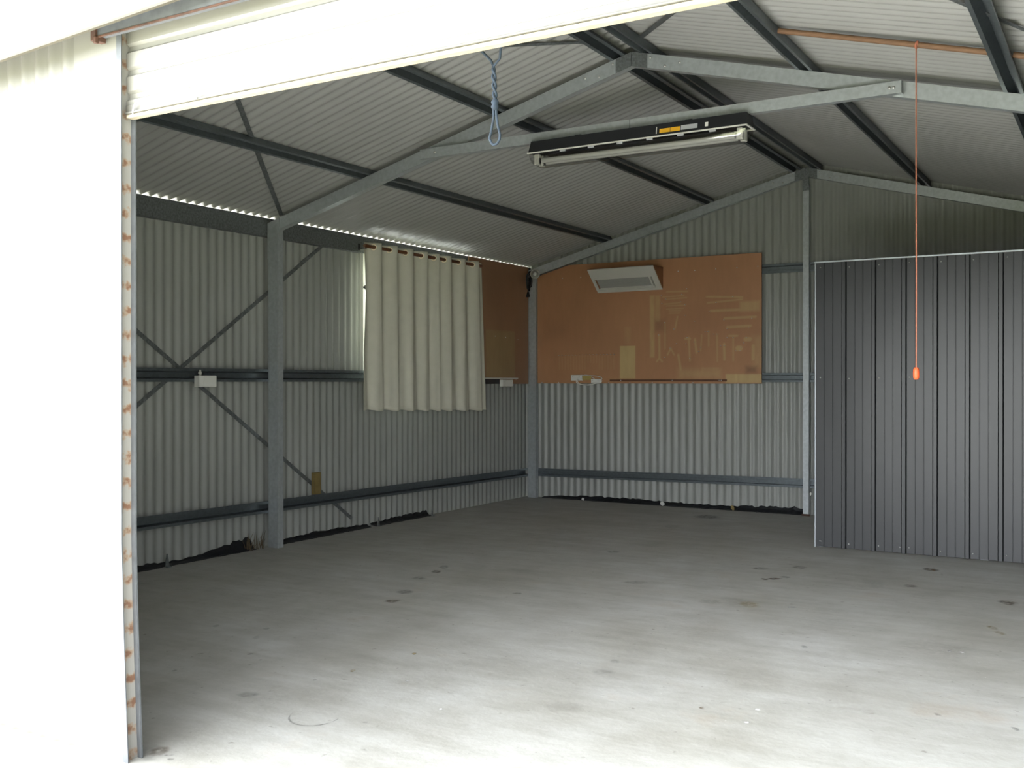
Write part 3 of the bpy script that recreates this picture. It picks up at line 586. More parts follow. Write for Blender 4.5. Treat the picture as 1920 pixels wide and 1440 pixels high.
# clear cover: rounded trough
mb = MB(); P = []
for k in range(13):
    a = pi * k / 12; P.append(((fy0 + fy1) / 2 - cos(a) * (.066 if abs(cos(a)) > .1 else .066), 2.585 - .078 * sin(a) ** .55))
n = len(P); Xs = [fx0 + .004, fx0 + .012, fx0 + .05, fx1 - .05, fx1 - .012, fx1 - .004]; sc = [.35, .72, 1, 1, .72, .35]
vs = [(x, y, 2.585 + (z - 2.585) * s_) for x, s_ in zip(Xs, sc) for y, z in P]
mb.add(vs, [(i * n + k, i * n + k + 1, (i + 1) * n + k + 1, (i + 1) * n + k) for i in range(5) for k in range(n - 1)], 0, True)
mb.build('clear_cover', M['clear'], lt)
for yy in (MY - .098, MY - .042):
    mb = MB(); mb.tube([(fx0 + .075, yy, 2.545), (fx1 - .075, yy, 2.545)], .0155, 14); mb.build('tube_lamp', M['tube'], lt)
    for xx, s_ in ((fx0 + .045, 1), (fx1 - .045, -1)):
        mb = MB(); mb.bbox(xx - .016, yy - .017, 2.522, xx + .016, yy + .017, 2.586, .004); mb.lathe([(.0, 0), (.019, 0), (.019, .016), (.0, .016)], (xx, yy, 2.545), (s_, 0, 0), 14); mb.build('lamp_holder', M['white'], lt)
mb = MB(); mb.box(fx0 + .10, MY - .10, 2.575, fx1 - .10, MY - .04, 2.5845); mb.build('gear_tray', M['black'], lt)
for k in range(6):
    xx = fx0 + .22 + k * .185; mb = MB(); mb.bbox(xx, fy0 - .009, 2.574, xx + .038, fy0 - .001, 2.586, .002); mb.build('clip', M['greylabel'], lt)
# stickers on the slanting front of the housing
def sticker(xa, xb, za, zb, m_, name, lab=None):
    sy = lambda z: fy0 + .012 * (z - 2.594) / .068 - .0012
    t = MB(); c = [(xa, sy(za), za), (xb, sy(za), za), (xb, sy(zb), zb), (xa, sy(zb), zb)]
    t.hexa(c + [(x, y + .001, z) for x, y, z in c]); o = t.build(name, m_, body)
    if lab: o['label'] = lab
sticker(3.222, 3.285, 2.607, 2.631, M['yellow'], 'sticker', 'yellow sticker')
sticker(3.288, 3.345, 2.607, 2.631, M['yellow'], 'sticker', 'yellow sticker')
sticker(3.350, 3.446, 2.609, 2.635, M['greylabel'], 'sticker', 'grey sticker')
sticker(3.490, 3.508, 2.610, 2.634, M['white'], 'sticker', 'small white sticker')
sticker(3.201, 3.206, 2.605, 2.645, M['offwhite'], 'sticker', 'narrow white sticker')

# ------------------------------------------------------------------ brown rod under the roof with its pull cord
rod_y = 2.70
a, b_ = Vector((4.045, 2.680, zr(4.045) + .030)), Vector((4.958, 2.722, zr(4.958) + .030))
mb = MB(); mb.tube([a, b_], .013, 10); tag(mb.build('timber_rod', M['timber']), 'brown timber rod under the right roof slope, with the orange pull cord tied to it', 'rod', 'brown rods under the roof')
c0, c1 = Vector((5.052, 2.728, zr(5.052) + .030)), Vector((5.85, 2.764, zr(5.85) + .030))
mb = MB(); mb.tube([c0, c1], .013, 10); tag(mb.build('timber_rod', M['timber']), 'short visible brown rod at the right edge of the photo, beyond the rightmost purlin', 'rod', 'brown rods under the roof')
tx, ty = 4.664, 2.7085; tz = zr(tx) + .030
pc = thing('pull_cord', 'orange pull cord hanging from the brown rod with an orange handle', 'pull cord', (tx, ty, tz))
mb = MB(); mb.lathe([(.0145, -.006), (.018, -.003), (.018, .003), (.0145, .006)], (tx, ty, tz), (b_ - a), 12); mb.tube([(tx, ty - .016, tz), (tx + .001, ty - .018, 2.2), (tx + .002, ty - .016, 1.7), (tx + .002, ty - .016, 1.27)], .0027, 8); mb.build('cord', M['orangecord'], pc)
mb = MB(); mb.lathe([(0, .026), (.008, .026), (.0125, .018), (.0135, 0), (.0125, -.020), (.008, -.028), (0, -.029)], (tx + .002, ty - .016, 1.250), (0, 0, 1), 14); mb.build('handle', M['orange'], pc)

# ------------------------------------------------------------------ curtain and rod
RINGS = [4.452, 4.662, 4.882, 5.110, 5.300, 5.462, 5.692, 5.925]
Y0, Y1 = 4.318, 6.128
def phase(y):
    R = RINGS
    if y <= R[0]: return -(R[0] - y) / .225 * 2 * pi
    for i in range(len(R) - 1):
        if y <= R[i + 1]: return 2 * pi * (i + (y - R[i]) / (R[i + 1] - R[i]))
    return 2 * pi * (len(R) - 1 + (y - R[-1]) / .235)
def cx_(y, s_):        # s_ 0 top .. 1 bottom
    ph = phase(y); w = sin(ph)
    amp = .034 * (1 - .38 * s_)
    sh = amp * w + .006 * s_ * sin(2.3 * ph + 1.1) + .004 * s_ * sin(5.1 * y + 2)
    return .165 + sh + .018 * s_
ct_ = thing('curtain', 'beige eyelet curtain hanging in folds over the window on the left wall', 'curtain', (.165, 5.22, 2.31))
NY, NZ = 240, 40
mb = MB(); vs = []; fs = []
def cz(y, s_):
    zt = 2.352; zb = .978 - .045 * (y - Y0) / (Y1 - Y0) - .006 * sin(phase(y))
    return zt + (zb - zt) * s_
for lay in (0, 1):
    o = len(vs)
    for i in range(NY + 1):
        y = Y0 + (Y1 - Y0) * i / NY
        for j in range(NZ + 1):
            s_ = j / NZ; yy = y + .025 * s_ * ((y - 5.2) / .9) * (1 if y > 5.2 else .2)
            # loose free edge near the door flares towards the room
            e = max(0, 1 - (y - Y0) / .16); fx_ = .018 * e * sin(pi * min(1, s_ * 1.6)) - .01 * e
            vs.append((cx_(y, s_) + fx_ - .0016 * lay, yy, cz(y, s_)))
    for i in range(NY):
        for j in range(NZ):
            a0 = o + i * (NZ + 1) + j; fs.append((a0, a0 + 1, a0 + NZ + 2, a0 + NZ + 1))
nv = (NY + 1) * (NZ + 1)
for i in range(NY):
    for j in (0, NZ):
        a0 = i * (NZ + 1) + j; fs.append((a0, a0 + NZ + 1, nv + a0 + NZ + 1, nv + a0))
for j in range(NZ):
    for i in (0, NY):
        a0 = i * (NZ + 1) + j; fs.append((a0, a0 + 1, nv + a0 + 1, nv + a0))
mb.add(vs, fs, 0, True); mb.build('drape', M['fabric'], ct_)
for k, y in enumerate(RINGS):
    h = .004; d = Vector((cx_(y + h, 0) - cx_(y - h, 0), 2 * h, 0)).normalized(); nrm = Vector((d.y, -d.x, 0))
    mb = MB(); mb.lathe([(.019, -.003), (.0245, -.0045), (.0275, 0), (.0245, .0045), (.019, .003), (.0185, 0), (.019, -.003)], (.165, y, 2.316), nrm, 20); mb.build('grommet', M['brass'], ct_)
cr_ = thing('curtain_rod', 'dark red-brown curtain rod threaded through the beige curtain eyelets', 'curtain rod', (.165, 5.2, 2.316))
mb = MB(); mb.tube([(.165, 4.335, 2.316), (.165, 6.085, 2.316)], .0145, 14); mb.build('pole', M['rodwood'], cr_)
for y in (4.36, 6.05):
    mb = MB(); mb.bbox(.087, y - .008, 2.296, .165, y + .008, 2.303, .002); mb.bbox(.087, y - .012, 2.285, .092, y + .012, 2.34, .002); mb.build('bracket', M['black'], cr_)

# ------------------------------------------------------------------ hardboard panels with the ghosts of tools
BASE = (.42, .208, .104); OCHRE = (.53, .385, .18); DARK = (.11, .055, .035)
def sstep(d, soft): 
    t = max(0.0, min(1.0, .5 + d / (2 * soft))); return t * t * (3 - 2 * t)
def hashn(x, y):
    v = sin(x * 12.9898 + y * 78.233) * 43758.5453; return v - math.floor(v)
def vnoise(x, y):
    ix, iy = math.floor(x), math.floor(y); fx, fy = x - ix, y - iy; fx = fx * fx * (3 - 2 * fx); fy = fy * fy * (3 - 2 * fy)
    return (hashn(ix, iy) * (1 - fx) + hashn(ix + 1, iy) * fx) * (1 - fy) + (hashn(ix, iy + 1) * (1 - fx) + hashn(ix + 1, iy + 1) * fx) * fy
def board(name, u0, u1, z0, z1, step, P, rects, darks, lines, seed, label, topfun=None):
    nu, nz = int((u1 - u0) / step), int((z1 - z0) / step)
    vs = []; col = []
    for i in range(nu + 1):
        u = u0 + (u1 - u0) * i / nu; zt = topfun(u) if topfun else z1
        for j in range(nz + 1):
            z = z0 + (min(z1, zt) - z0) * j / nz
            vs.append(P(u, z, 0))
            n1 = vnoise(u * 2.2 + seed, z * 2.2), vnoise(u * 9 + seed, z * 5), vnoise(u * 45, z * 12)
            k = .90 + .12 * n1[0] + .07 * n1[1] + .05 * n1[2]
            lo = .10 * n1[0] * max(0, min(1, (z1 - z) / 1.2)) ; oc = lo
            for r in rects:
                d = min(u - r[0], r[2] - u, z - r[1], r[3] - z)
                if d > -r[5]: oc = max(oc, r[4] * sstep(d, r[5]) * (.85 + .3 * n1[2]))
            for q in lines:
                dx, dz = q[2] - q[0], q[3] - q[1]; L2 = dx * dx + dz * dz + 1e-9
                t = max(0, min(1, ((u - q[0]) * dx + (z - q[1]) * dz) / L2)); dd = sqrt((u - q[0] - t * dx) ** 2 + (z - q[1] - t * dz) ** 2)
                if dd < q[4] * 2.2: oc = max(oc, q[5] * sstep(q[4] - dd, .006))
            dk = 0
            for r in darks:
                d = min(u - r[0], r[2] - u, z - r[1], r[3] - z)
                if d > -r[5]: dk = max(dk, r[4] * sstep(d, r[5]))
            oc = min(1, oc); c = [(b_ * (1 - oc) + o_ * oc) * k for b_, o_ in zip(BASE, OCHRE)]
            c = [a_ * (1 - dk) + d_ * dk for a_, d_ in zip(c, DARK)]
            col.append((*c, 1))
    nf = len(vs)
    fs = [(i * (nz + 1) + j, (i + 1) * (nz + 1) + j, (i + 1) * (nz + 1) + j + 1, i * (nz + 1) + j + 1) for i in range(nu) for j in range(nz)]
    # back and edges give it its thickness
    rim = [i * (nz + 1) for i in range(nu + 1)] + [nu * (nz + 1) + j for j in range(1, nz + 1)] + [i * (nz + 1) + nz for i in range(nu - 1, -1, -1)] + [j for j in range(nz - 1, 0, -1)]
    bk = {}
    uz = {}
    for i in range(nu + 1):
        u = u0 + (u1 - u0) * i / nu; zt = topfun(u) if topfun else z1
        for j in (0, nz): uz[i * (nz + 1) + j] = (u, z0 + (min(z1, zt) - z0) * j / nz)
    for j in range(nz + 1):
        for i in (0, nu):
            u = u0 + (u1 - u0) * i / nu; zt = topfun(u) if topfun else z1; uz[i * (nz + 1) + j] = (u, z0 + (min(z1, zt) - z0) * j / nz)
    for r in rim: bk[r] = len(vs); vs.append(P(*uz[r], .012)); col.append((*BASE, 1))
    for k in range(len(rim)):
        a_, b_ = rim[k], rim[(k + 1) % len(rim)]; fs.append((a_, bk[a_], bk[b_], b_))
    fs.append(tuple(bk[r] for r in rim))
    t = MB(); t.add(vs, fs)
    root = thing(name, label, 'board', P((u0 + u1) / 2, z0, 0))
    o = t.build('panel', M['board'], root)
    at = o.data.color_attributes.new('tone', 'FLOAT_COLOR', 'POINT'); at.data.foreach_set('color', [x for c in col for x in c])
    return root
BYF = 7.124
bb = board('hardboard_panel', .195, 2.575, 1.192, 2.404, .0075, lambda u, z, t: (u, BYF + t, z), B_RECTS, B_DARK, B_LINES, 3.1,
           'large brown hardboard on the back wall with pale outlines where tools hung', lambda u: zr(u) - .088)
nail_me = None
def nailmesh():
    t = MB(); t.lathe([(.0016, .0), (.0016, -.022), (.0036, -.0225), (.0036, -.024), (0, -.0245)], (0, 0, 0), (0, 1, 0), 8); return t
nm = nailmesh().build('nail', M['screw'], None); nail_data = nm.data; bpy.data.objects.remove(nm)
sm_ = MB(); sm_.lathe([(.0055, 0), (.005, -.002), (0, -.0028)], (0, 0, 0), (0, 1, 0), 8); so = sm_.build('screw', M['screw'], None); screw_data = so.data; bpy.data.objects.remove(so)
def pin(name, data, parent, loc, rot=(0, 0, 0)):
    o = bpy.data.objects.new(name, data); COL.objects.link(o); o.parent = parent; o.matrix_parent_inverse = Matrix.Translation(parent.location).inverted()
    o.location = loc; o.rotation_euler = rot; return o
for x, z in B_NAILS: pin('nail', nail_data, bb, (x, BYF + .001, z))
for x, z in B_SCREWS: pin('screw', screw_data, bb, (x, BYF, max(z, 1.20)))
mb = MB(); mb.bbox(1.03, BYF - .010, 1.212, 2.245, BYF, 1.232, .002); rail = mb.build('tool_rail', M['darkrail'], bb); rail['label'] = 'dark brown timber rail along the foot of the board'
for x, z in RAIL_SCREWS: pin('screw', screw_data, bb, (x, BYF - .010, 1.222))
BASE = (.30, .165, .095); OCHRE = (.345, .275, .135)
lb = board('hardboard_panel', 5.95, 7.075, 1.188, 2.402, .012, lambda u, z, t: (.1125 - t, u, z), [(6.25, 1.255, 6.80, 1.72, .55, .012)], [(5.95, 1.85, 6.6, 2.4, .18, .3)], [], 8.3,
           'narrow dark brown hardboard on the left wall between the curtain and the corner')
mb = MB(); mb.bbox(.1125, 6.20, 1.236, .1165, 6.86, 1.250, .001); tr_ = mb.build('edge_strip', M['offwhite'], lb); tr_['label'] = 'pale strip at the foot of the board'
mb = MB(); mb.box(.1125, 6.20, 1.188, .114, 6.50, 1.236); k_ = mb.build('patch', M['black'], lb); k_['label'] = 'black painted shadow under the pale strip'  # thin black sheet in place of the shadow below the strip
for y, z in ((6.86, 1.64), (6.82, 1.235), (6.42, 1.66), (6.62, 1.655)): pin('screw', screw_data, lb, (.1125, y, z), (0, 0, pi / 2))
# ------------------------------------------------------------------ tilted bulkhead light on the back board
A0, A1 = Vector((.915, 6.845, 2.304)), Vector((1.612, 6.840, 2.308))      # lower... outer top edge of the face
B0, B1 = Vector((.915, 7.085, 2.098)), Vector((1.612, 7.080, 2.106))      # bottom edge of the face, near the wall
wl_ = thing('bulkhead_light', 'white framed bulkhead light tilted downwards on the upper part of the back hardboard', 'light fitting', (1.26, 7.0, 2.2))
FX = (A1 - A0).normalized(); FD = (B0 - A0); FL = FD.length; FD.normalize(); FN = FX.cross(FD).normalized()
if FN.y > 0: FN = -FN
WID = (A1 - A0).length
fp = lambda u, v, h: A0 + FX * u + FD * v + FN * h
def slab(m_, u0, v0, u1, v1, h0, h1, mi=0):
    m_.hexa([fp(u0, v0, h0), fp(u1, v0, h0), fp(u1, v1, h0), fp(u0, v1, h0), fp(u0, v0, h1), fp(u1, v0, h1), fp(u1, v1, h1), fp(u0, v1, h1)], mi)
mb = MB(); U0, V0, U1, V1 = .022, .135, WID - .055, FL - .030
slab(mb, 0, 0, WID, V0, -.012, 0); slab(mb, 0, V1, WID, FL, -.012, 0); slab(mb, 0, V0, U0, V1, -.012, 0); slab(mb, U1, V0, WID, V1, -.012, 0)
slab(mb, U0, V0, U1, V0 + .004, -.04, -.012); slab(mb, U0, V1 - .004, U1, V1, -.04, -.012); slab(mb, U0, V0, U0 + .004, V1, -.04, -.012); slab(mb, U1 - .004, V0, U1, V1, -.04, -.012)
mb.build('frame', M['offwhite'], wl_)
mb = MB(); slab(mb, U0 + .004, V0 + .004, U1 - .004, V1 - .004, -.04, -.034)
for k in range(9): slab(mb, U0 + .01, V0 + .010 + k * .0145, U1 - .05, V0 + .016 + k * .0145, -.034, -.0315) if V0 + .016 + k * .0145 < V1 - .006 else None
mb.build('lens', M['lens'], wl_)
mb = MB(); slab(mb, U1 - .045, V0 + .012, U1 - .028, V1 - .010, -.034, -.018); mb.build('end_cap', M['offwhite'], wl_)
# wedge of timber carrying the light, screwed to the board
wd = thing('timber_wedge', 'brown boxed wedge fixed to the hardboard behind the tilted bulkhead light', 'bracket', (1.26, 7.1, 2.3))
mb = MB(); yb = BYF - .0005; dA = -FN * .0135
pts0 = [A0 + FX * .03 + dA + FD * .01, B0 + FX * .03 + dA - FD * .02]
pts1 = [A1 - FX * .02 + dA + FD * .01, B1 - FX * .02 + dA - FD * .02]
def wedge(p, q, xx): return [(xx, p.y, p.z), (xx, q.y, q.z), (xx, yb, q.z), (xx, yb, p.z + .012), (xx, p.y + .02, p.z + .012)]
w0, w1 = wedge(*pts0, .945), wedge(*pts1, 1.585); n = 5
# keep the recess of the lens free: two cheeks and a top board
for x0, x1 in ((.930, .944), (1.585, 1.600)):
    vs = wedge(*pts0, x0) + wedge(*pts0, x1)
    mb.add(vs, [(i, (i + 1) % n, n + (i + 1) % n, n + i) for i in range(n)] + [tuple(range(n)), tuple(range(n, 2 * n))])
p = pts0[0]; mb.box(.930, p.y + .02, p.z + .004, 1.600, yb, p.z + .016)
mb.build('box', M['boardbrown'], wd)
# fluorescent tubeless back box
# ------------------------------------------------------------------ clamp lamp in the corner
sp = thing('clamp_lamp', 'shiny round reflector lamp clamped at the back left corner with its black cord hanging', 'lamp', (.255, 6.95, 2.31))
ax = Vector((.50, -.84, -.12)).normalized(); C0 = Vector((.268, 6.940, 2.312))
mb = MB(); mb.lathe([(.012, .0), (.028, .010), (.040, .026), (.047, .048), (.0495, .050), (.046, .0485), (.038, .028), (.026, .014), (.0, .008)], C0 - ax * .05, ax, 26); mb.build('reflector', M['chrome'], sp)
mb = MB(); mb.lathe([(0, 0), (.015, .004), (.019, .018), (.017, .03), (0, .036)], C0 - ax * .038, ax, 16); mb.build('bulb', M['offwhite'], sp)
mb = MB(); mb.lathe([(0, -.06), (.014, -.058), (.017, -.02), (.017, 0), (.0, .002)], C0 - ax * .05, ax, 14); mb.build('socket', M['black'], sp)
mb = MB(); q = C0 - ax * .10; mb.bbox(.150, 7.03, 2.325, .235, 7.062, 2.352, .004); mb.bbox(.155, 7.02, 2.29, .185, 7.085, 2.326, .004); mb.tube([q, (.20, 7.045, 2.335)], .009, 8); mb.build('clamp', M['black'], sp)
mb = MB()
rnd = random.Random(3)
for k in range(7):
    x = .155 + .012 * rnd.random(); y0 = 6.98 + .07 * rnd.random(); h = .07 + .10 * rnd.random()
    mb.tube([(x + .015, 7.03, 2.34), (x + .02, y0, 2.345 + .01 * rnd.random()), (x, y0 - .03, 2.30), (x + .004, y0 - .022, 2.33 - h), (x + .010, y0 - .004, 2.33 - h - .012), (x + .008, y0 + .012, 2.31 - h * .5), (x + .02, 7.02, 2.335)], .0042, 7)
mb.tube([(.17, 7.02, 2.33), (.165, 6.985, 2.25), (.163, 6.98, 2.18), (.164, 6.978, 2.13)], .0038, 7); mb.build('cord', M['black'], sp)
mb = MB(); mb.lathe([(.004, .03), (.010, .022), (.017, -.008), (.019, -.028), (0, -.030)], (.164, 6.978, 2.112), (0, 0, 1), 12); mb.build('plug', M['black'], sp)

# ------------------------------------------------------------------ power points, cable, junction box
jb = thing('junction_box', 'white plastic junction box on the mid girt of the left wall beside the column', 'electrical box', (.11, 2.69, 1.215))
mb = MB(); mb.bbox(.0985, 2.624, 1.176, .150, 2.776, 1.254, .004); mb.build('body', M['white'], jb)
mb = MB(); mb.bbox(.150, 2.660, 1.180, .154, 2.772, 1.250, .002); mb.build('lid', M['white'], jb)
mb = MB(); mb.lathe([(.010, 0), (.010, .012), (.013, .012), (.013, .026), (.008, .028), (.008, .04), (0, .04)], (.122, 2.655, 1.252), (0, 0, 1), 12); mb.build('cable_gland', M['offwhite'], jb)
def outlet(name, label, loc, axis, w=.115, h=.072, grp='power points'):
    x, y, z = loc; r = thing(name, label, 'power point', loc, grp); m1 = MB(); m2 = MB(); m3 = MB()
    if axis == 'x':
        m1.bbox(x, y - w / 2, z - h / 2, x + .032, y + w / 2, z + h / 2, .003); m2.bbox(x + .032, y - w / 2 + .004, z - h / 2 + .004, x + .037, y + w / 2 - .004, z + h / 2 - .004, .002)
        for s_ in (-1, 1): m3.bbox(x + .037, y + s_ * w * .3 - .006, z + h * .22 - .006, x + .041, y + s_ * w * .3 + .006, z + h * .22 + .006, .002)
    else:
        m1.bbox(x - w / 2, y - .032, z - h / 2, x + w / 2, y, z + h / 2, .003); m2.bbox(x - w / 2 + .004, y - .037, z - h / 2 + .004, x + w / 2 - .004, y - .032, z + h / 2 - .004, .002)
        for s_ in (-1, 1): m3.bbox(x + s_ * w * .3 - .006, y - .041, z + h * .22 - .006, x + s_ * w * .3 + .006, y - .037, z + h * .22 + .006, .002)
    m1.build('mounting_block', M['white'], r); m2.build('face_plate', M['white'], r); m3.build('rocker_switches', M['offwhite'], r); return r
outlet('power_point', 'white double power point under the narrow hardboard on the left wall', (.116, 6.60, 1.196), 'x', .20, .068)
outlet('power_point', 'white power point at the foot of the large hardboard, left of the yellow tag', (.665, BYF, 1.250), 'y', .125, .058)
outlet('power_point', 'small white socket at the foot of the large hardboard, right of the yellow tag', (.885, BYF, 1.216), 'y', .105, .042)
cb = thing('cable_coil', 'loop of white cable with a yellow tag at the foot of the large hardboard', 'cable', (.77, BYF - .03, 1.25))
mb = MB(); P = []
for k in range(60):
    a = 2 * pi * k / 30; rr = 1 + .10 * sin(k * .7)
    P.append((.80 + .145 * cos(a) * rr * (1 if k < 30 else .72) - (.0 if k < 30 else .03), BYF - .018 - .006 * (k / 60) - .003 * cos(a * 2), 1.228 + .050 * sin(a) * rr - (.0 if k < 30 else .006)))
mb.tube(P, .0038, 7); mb.build('cable', M['white'], cb)
mb = MB(); mb.bbox(.733, BYF - .030, 1.226, .832, BYF - .024, 1.272, .002); mb.build('tag', M['tagyellow'], cb)['label'] = 'yellow tag'
mb = MB(); mb.lathe([(0, .03), (.009, .028), (.012, .0), (.010, -.012), (0, -.014)], (.70, BYF - .045, 1.235), (1, 0, 0), 12); mb.build('plug', M['white'], cb)

# ------------------------------------------------------------------ dark steel partition
PX0, PX1, PY, PH = 3.515, 5.88, 5.377, 2.076
pt = thing('steel_partition', 'tall dark grey ribbed steel partition standing in front of the back wall on the right', 'partition', ((PX0 + PX1) / 2, PY + .05, 0))
prof = []; RIB = .2052; xr = 3.722
ribs = [xr + RIB * k for k in range(-1, 11)]
def v(x, d): prof.append((x, PY + .020 - d))
x = PX0
def tray(a, b_):
    w = b_ - a
    for t in (.33, .66):
        c = a + w * t
        prof.extend([(c - .0035, PY + .020), (c - .0015, PY + .0175), (c + .0015, PY + .0175), (c + .0035, PY + .020)])
last = PX0 + .004; prof.append((last, PY + .020))
for r in ribs:
    if r < PX0 + .05 or r > PX1 - .03: continue
    tray(last, r - .019)
    prof.extend([(r - .019, PY + .020), (r - .011, PY + .002), (r + .011, PY + .002), (r + .019, PY + .020)])
    last = r + .019
prof.append((PX1, PY + .020))
mb = MB(); n = len(prof); NZs = 26
vs = []
for lay in (0, .0012):
    for (x, y) in prof:
        for j in range(NZs + 1):
            z = .008 + (PH - .008) * j / NZs
            # gentle oil-canning of the pans
            w = .0022 * (vnoise(x * 3.1, z * 1.6 + 5) - .5) * sin(pi * j / NZs) * 2
            vs.append((x, y + lay + w, z))
fs = []
for lay in (0, 1):
    o = lay * n * (NZs + 1)
    fs += [(o + i * (NZs + 1) + j, o + (i + 1) * (NZs + 1) + j, o + (i + 1) * (NZs + 1) + j + 1, o + i * (NZs + 1) + j + 1) for i in range(n - 1) for j in range(NZs)]
mb.add(vs, fs); mb.build('ribbed_sheet', M['charcoal'], pt)
mb = MB(); mb.ext(thick([(0, .018), (0, -.0), (.004, -.004), (.010, -.004)], .0015), (PX0 - .004, PY + .018, .0), (PX0 - .004, PY + .018, PH), (1, 0, 0), (0, 1, 0)); mb.build('edge_trim', M['trimsilver'], pt)['label'] = 'bright edge trim'
mb = MB(); mb.box(PX0 - .002, PY + .0, PH, PX1, PY + .006, PH + .010); mb.box(PX0 - .002, PY + .006, PH + .006, PX1, PY + .055, PH + .010); mb.build('top_trim', M['trimsilver'], pt)['label'] = 'bright top trim'
mb = MB(); mb.ext(hat(.08, .04, .035), (PX0 + .01, PY + .058, PH - .05), (PX1, PY + .058, PH - .05), (0, 0, 1), (0, -1, 0)); mb.build('top_rail', M['galv_dull'], pt)
mb = MB(); mb.ext(hat(.08, .04, .035), (PX0 + .01, PY + .058, 1.24), (PX1, PY + .058, 1.24), (0, 0, 1), (0, -1, 0)); mb.build('middle_rail', M['galv_dull'], pt)
mb = MB(); mb.ext(hat(.08, .04, .035), (PX0 + .01, PY + .058, .09), (PX1, PY + .058, .09), (0, 0, 1), (0, -1, 0)); mb.build('bottom_rail', M['galv_dull'], pt)
for x in (PX0 + .004, 4.62, PX1 - .055):
    mb = MB(); mb.ext(csec(.05, .05, .010), (x, PY + .062, 0), (x, PY + .062, PH + .004), (1, 0, 0), (0, 1, 0)); mb.build('stud', M['galv'], pt)
mb = MB(); mb.box(PX0 + .06, PY + .075, PH - .03, PX1, PY + .16, PH + .008); mb.build('head_rail', M['darkrail'], pt)
for r in ribs:
    if r < PX0 - .1 or r > PX1 - .07: continue
    for z, dx in ((PH - .035, .036), (1.238, .036), (.045, .034)):
        xx = max(r + dx, PX0 + .02)
        if z == 1.238 and r > 4.25: continue
        pin('screw', screw_data, pt, (xx, PY + .0195, z + .004 * sin(r * 40)))
pin('screw', screw_data, pt, (PX0 + .045, PY + .0195, .047)); pin('screw', screw_data, pt, (4.105, PY + .0195, .047))

# ------------------------------------------------------------------ film, scraps and bits along the slab edge
def film(pts, hfun, inward, name, label, seed):
    """ragged strip of black film lying from the slab edge up the foot of the sheeting"""
    rnd = random.Random(seed); vs = []; fs = []; k = 0
    A, B = Vector(pts[0]), Vector(pts[1]); L = (B - A).length; n = max(8, int(L / .028)); inw = Vector(inward)
    h0 = [hfun(i / n) * (.8 + .4 * rnd.random()) for i in range(n + 1)]; e0 = [rnd.random() for _ in range(n + 1)]
    for i in range(n + 1):
        p = A.lerp(B, i / n); h = max(.006, h0[i])
        row = [p + inw * (.052 + .018 * e0[i]) + Vector((0, 0, .0012)), p + inw * .040 + Vector((0, 0, .004 + .004 * e0[i - 1])), p + inw * .016 + Vector((0, 0, h * .55)), p + inw * .004 + Vector((0, 0, h))]
        vs += row + [q + inw * .0 + Vector((0, 0, .0)) - inw * .0015 - Vector((0, 0, .001)) for q in row]
    for i in range(n):
        for j in range(3):
            a = i * 8 + j; fs.append((a, a + 1, a + 9, a + 8)); fs.append((a + 4, a + 12, a + 13, a + 5))
        for j in (0, 3): a = i * 8 + j; fs.append((a, a + 8, a + 12, a + 4))
    m_ = MB(); m_.add(vs, fs); return tag(m_.build(name, M['membrane']), label, 'plastic film', 'black film along the slab edge')
film((( .036), 2.0, 0.0) and [(.036, 2.0, 0), (.036, 3.20, 0)], lambda t: .022 + .05 * max(0, t - .35) / .65 + .012 * sin(9 * t), (1, 0, 0), 'black_film', 'ragged black plastic film at the foot of the left wall between door and column', 1)
film([(.036, 3.44, 0), (.036, 4.52, 0)], lambda t: .020 + .018 * sin(pi * t), (1, 0, 0), 'black_film', 'ragged black plastic film at the foot of the left wall, just past the column', 2)
film([(.036, 4.56, 0), (.036, 5.36, 0)], lambda t: .026 + .030 * t * (1 - .3 * t), (1, 0, 0), 'black_film', 'ragged black plastic film at the foot of the left wall, below the curtain', 3)
film([(.24, 7.182, 0), (2.95, 7.182, 0)], lambda t: .012 + .045 * t ** .6 + .012 * sin(7 * t), (0, -1, 0), 'black_film', 'long strip of ragged black plastic film at the foot of the back wall', 4)
def scrap(loc, w, h, m_, name, label, cat, seed, axis='y', grp=None):
    rnd = random.Random(seed); x, y, z = loc; t = MB(); n = 9
    ring = [(cos(2 * pi * i / n) * w * (.6 + .5 * rnd.random()), sin(2 * pi * i / n) * h * (.6 + .5 * rnd.random())) for i in range(n)]
    lo = min(r[1] for r in ring)
    f = (lambda a, b_, d: (x + a, y + d, z + b_ - lo)) if axis == 'y' else (lambda a, b_, d: (x + d, y + a, z + b_ - lo))
    vs = [f(a, b_, .003 * rnd.random()) for a, b_ in ring] + [f(a * .95, b_ * .95 , -.004 - .003 * rnd.random()) for a, b_ in ring]
    t.add(vs, [tuple(range(n)), tuple(range(n, 2 * n))[::-1]] + [(i, (i + 1) % n, n + (i + 1) % n, n + i) for i in range(n)])
    return tag(t.build(name, m_), label, cat, grp)
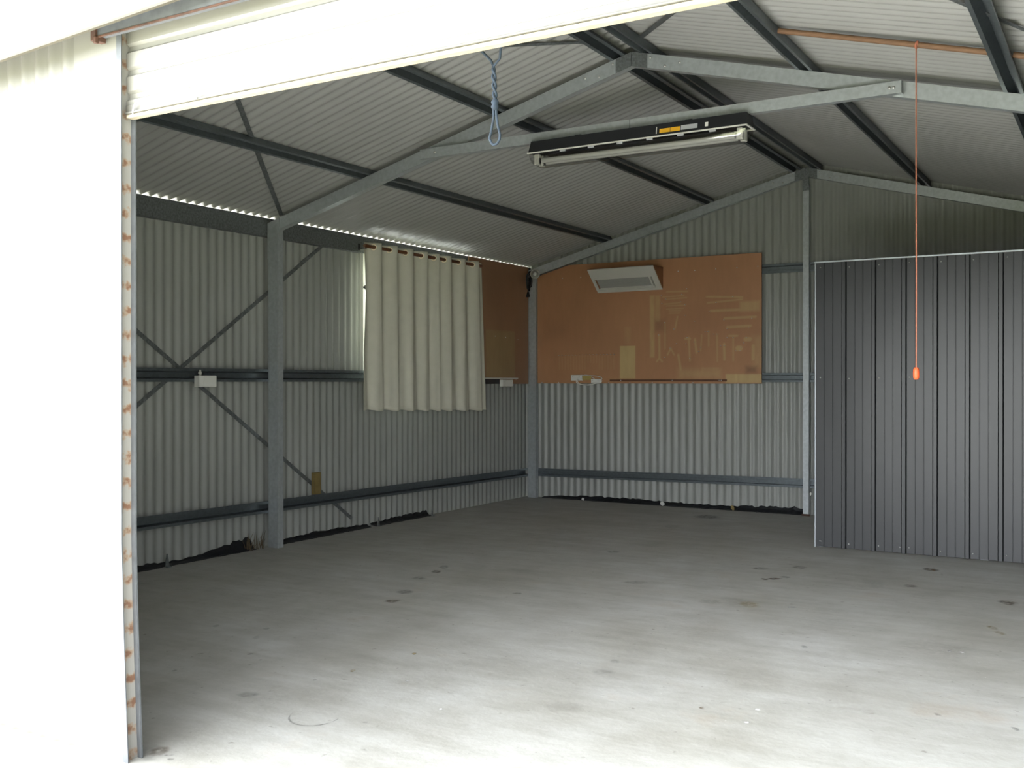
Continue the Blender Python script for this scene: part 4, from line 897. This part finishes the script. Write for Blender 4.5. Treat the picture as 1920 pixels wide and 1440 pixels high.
scrap((.735, 7.108, .002), .022, .016, M['paper'], 'paper_scrap', 'pale scrap of paper at the foot of the back wall, nearest the left corner', 'scrap', 1, 'y', 'scraps along the back wall')
scrap((1.60, 7.105, .002), .026, .022, M['paper'], 'paper_scrap', 'pale scrap of paper at the middle of the black film on the back wall', 'scrap', 2, 'y', 'scraps along the back wall')
scrap((2.31, 7.100, .002), .022, .026, M['yellowpine'], 'wood_chip', 'yellowish chip of wood at the foot of the back wall, nearest the gable post', 'scrap', 4, 'y', 'scraps along the back wall')
# upright fixing lugs at the slab edge of the left wall
def lug(y, h, w, label):
    t = MB(); x = .094
    c = [(x, y - w, .0), (x, y + w, .0), (x, y + w * .25, h), (x, y - w * .25, h)]
    t.hexa([c[0], c[1], c[2], c[3]] + [(a + .006, b_, z) for a, b_, z in c]); t.box(x, y - w, 0, x + .03, y + w, .005)
    return tag(t.build('fixing_lug', M['galv_dull']), label, 'bracket', 'fixing lugs on the slab edge')
lug(2.40, .085, .018, 'small pointed steel lug at the foot of the left wall, nearest the door')
lug(4.60, .075, .016, 'small pointed steel lug at the foot of the left wall, below the near curtain edge')
lug(5.37, .050, .013, 'small pointed steel lug at the foot of the left wall, below the curtain middle')
# dry leaves and weeds poking in beside the column
t = MB(); rnd = random.Random(11)
for k in range(26):
    x, y = .06 + .05 * rnd.random(), 3.12 + .16 * rnd.random(); h = .03 + .10 * rnd.random(); dx, dy = (.03 * (rnd.random() - .3), .10 * (rnd.random() - .5))
    t.tube([(x, y, .0), (x + dx * .3, y + dy * .4, h * .6), (x + dx, y + dy, h)], .002, 5, 0, True, [.003, .0022, .0008])
o = tag(t.build('dry_weeds', M['leaf']), 'clump of dry weeds and leaves at the foot of the left wall beside the column', 'weeds'); o['kind'] = 'stuff'
t = MB(); t.bbox(.046, 3.835, .3345, .080, 3.905, .505, .002)
o = tag(t.build('timber_offcut', M['yellowpine']), 'yellowish timber offcut standing on the low girt of the left wall', 'timber')
scrap((3.045, 7.06, .19), .012, .020, M['white'], 'paper_scrap', 'tiny white scrap caught between the gable post and the dark partition', 'scrap', 9, 'y', 'scraps along the back wall')
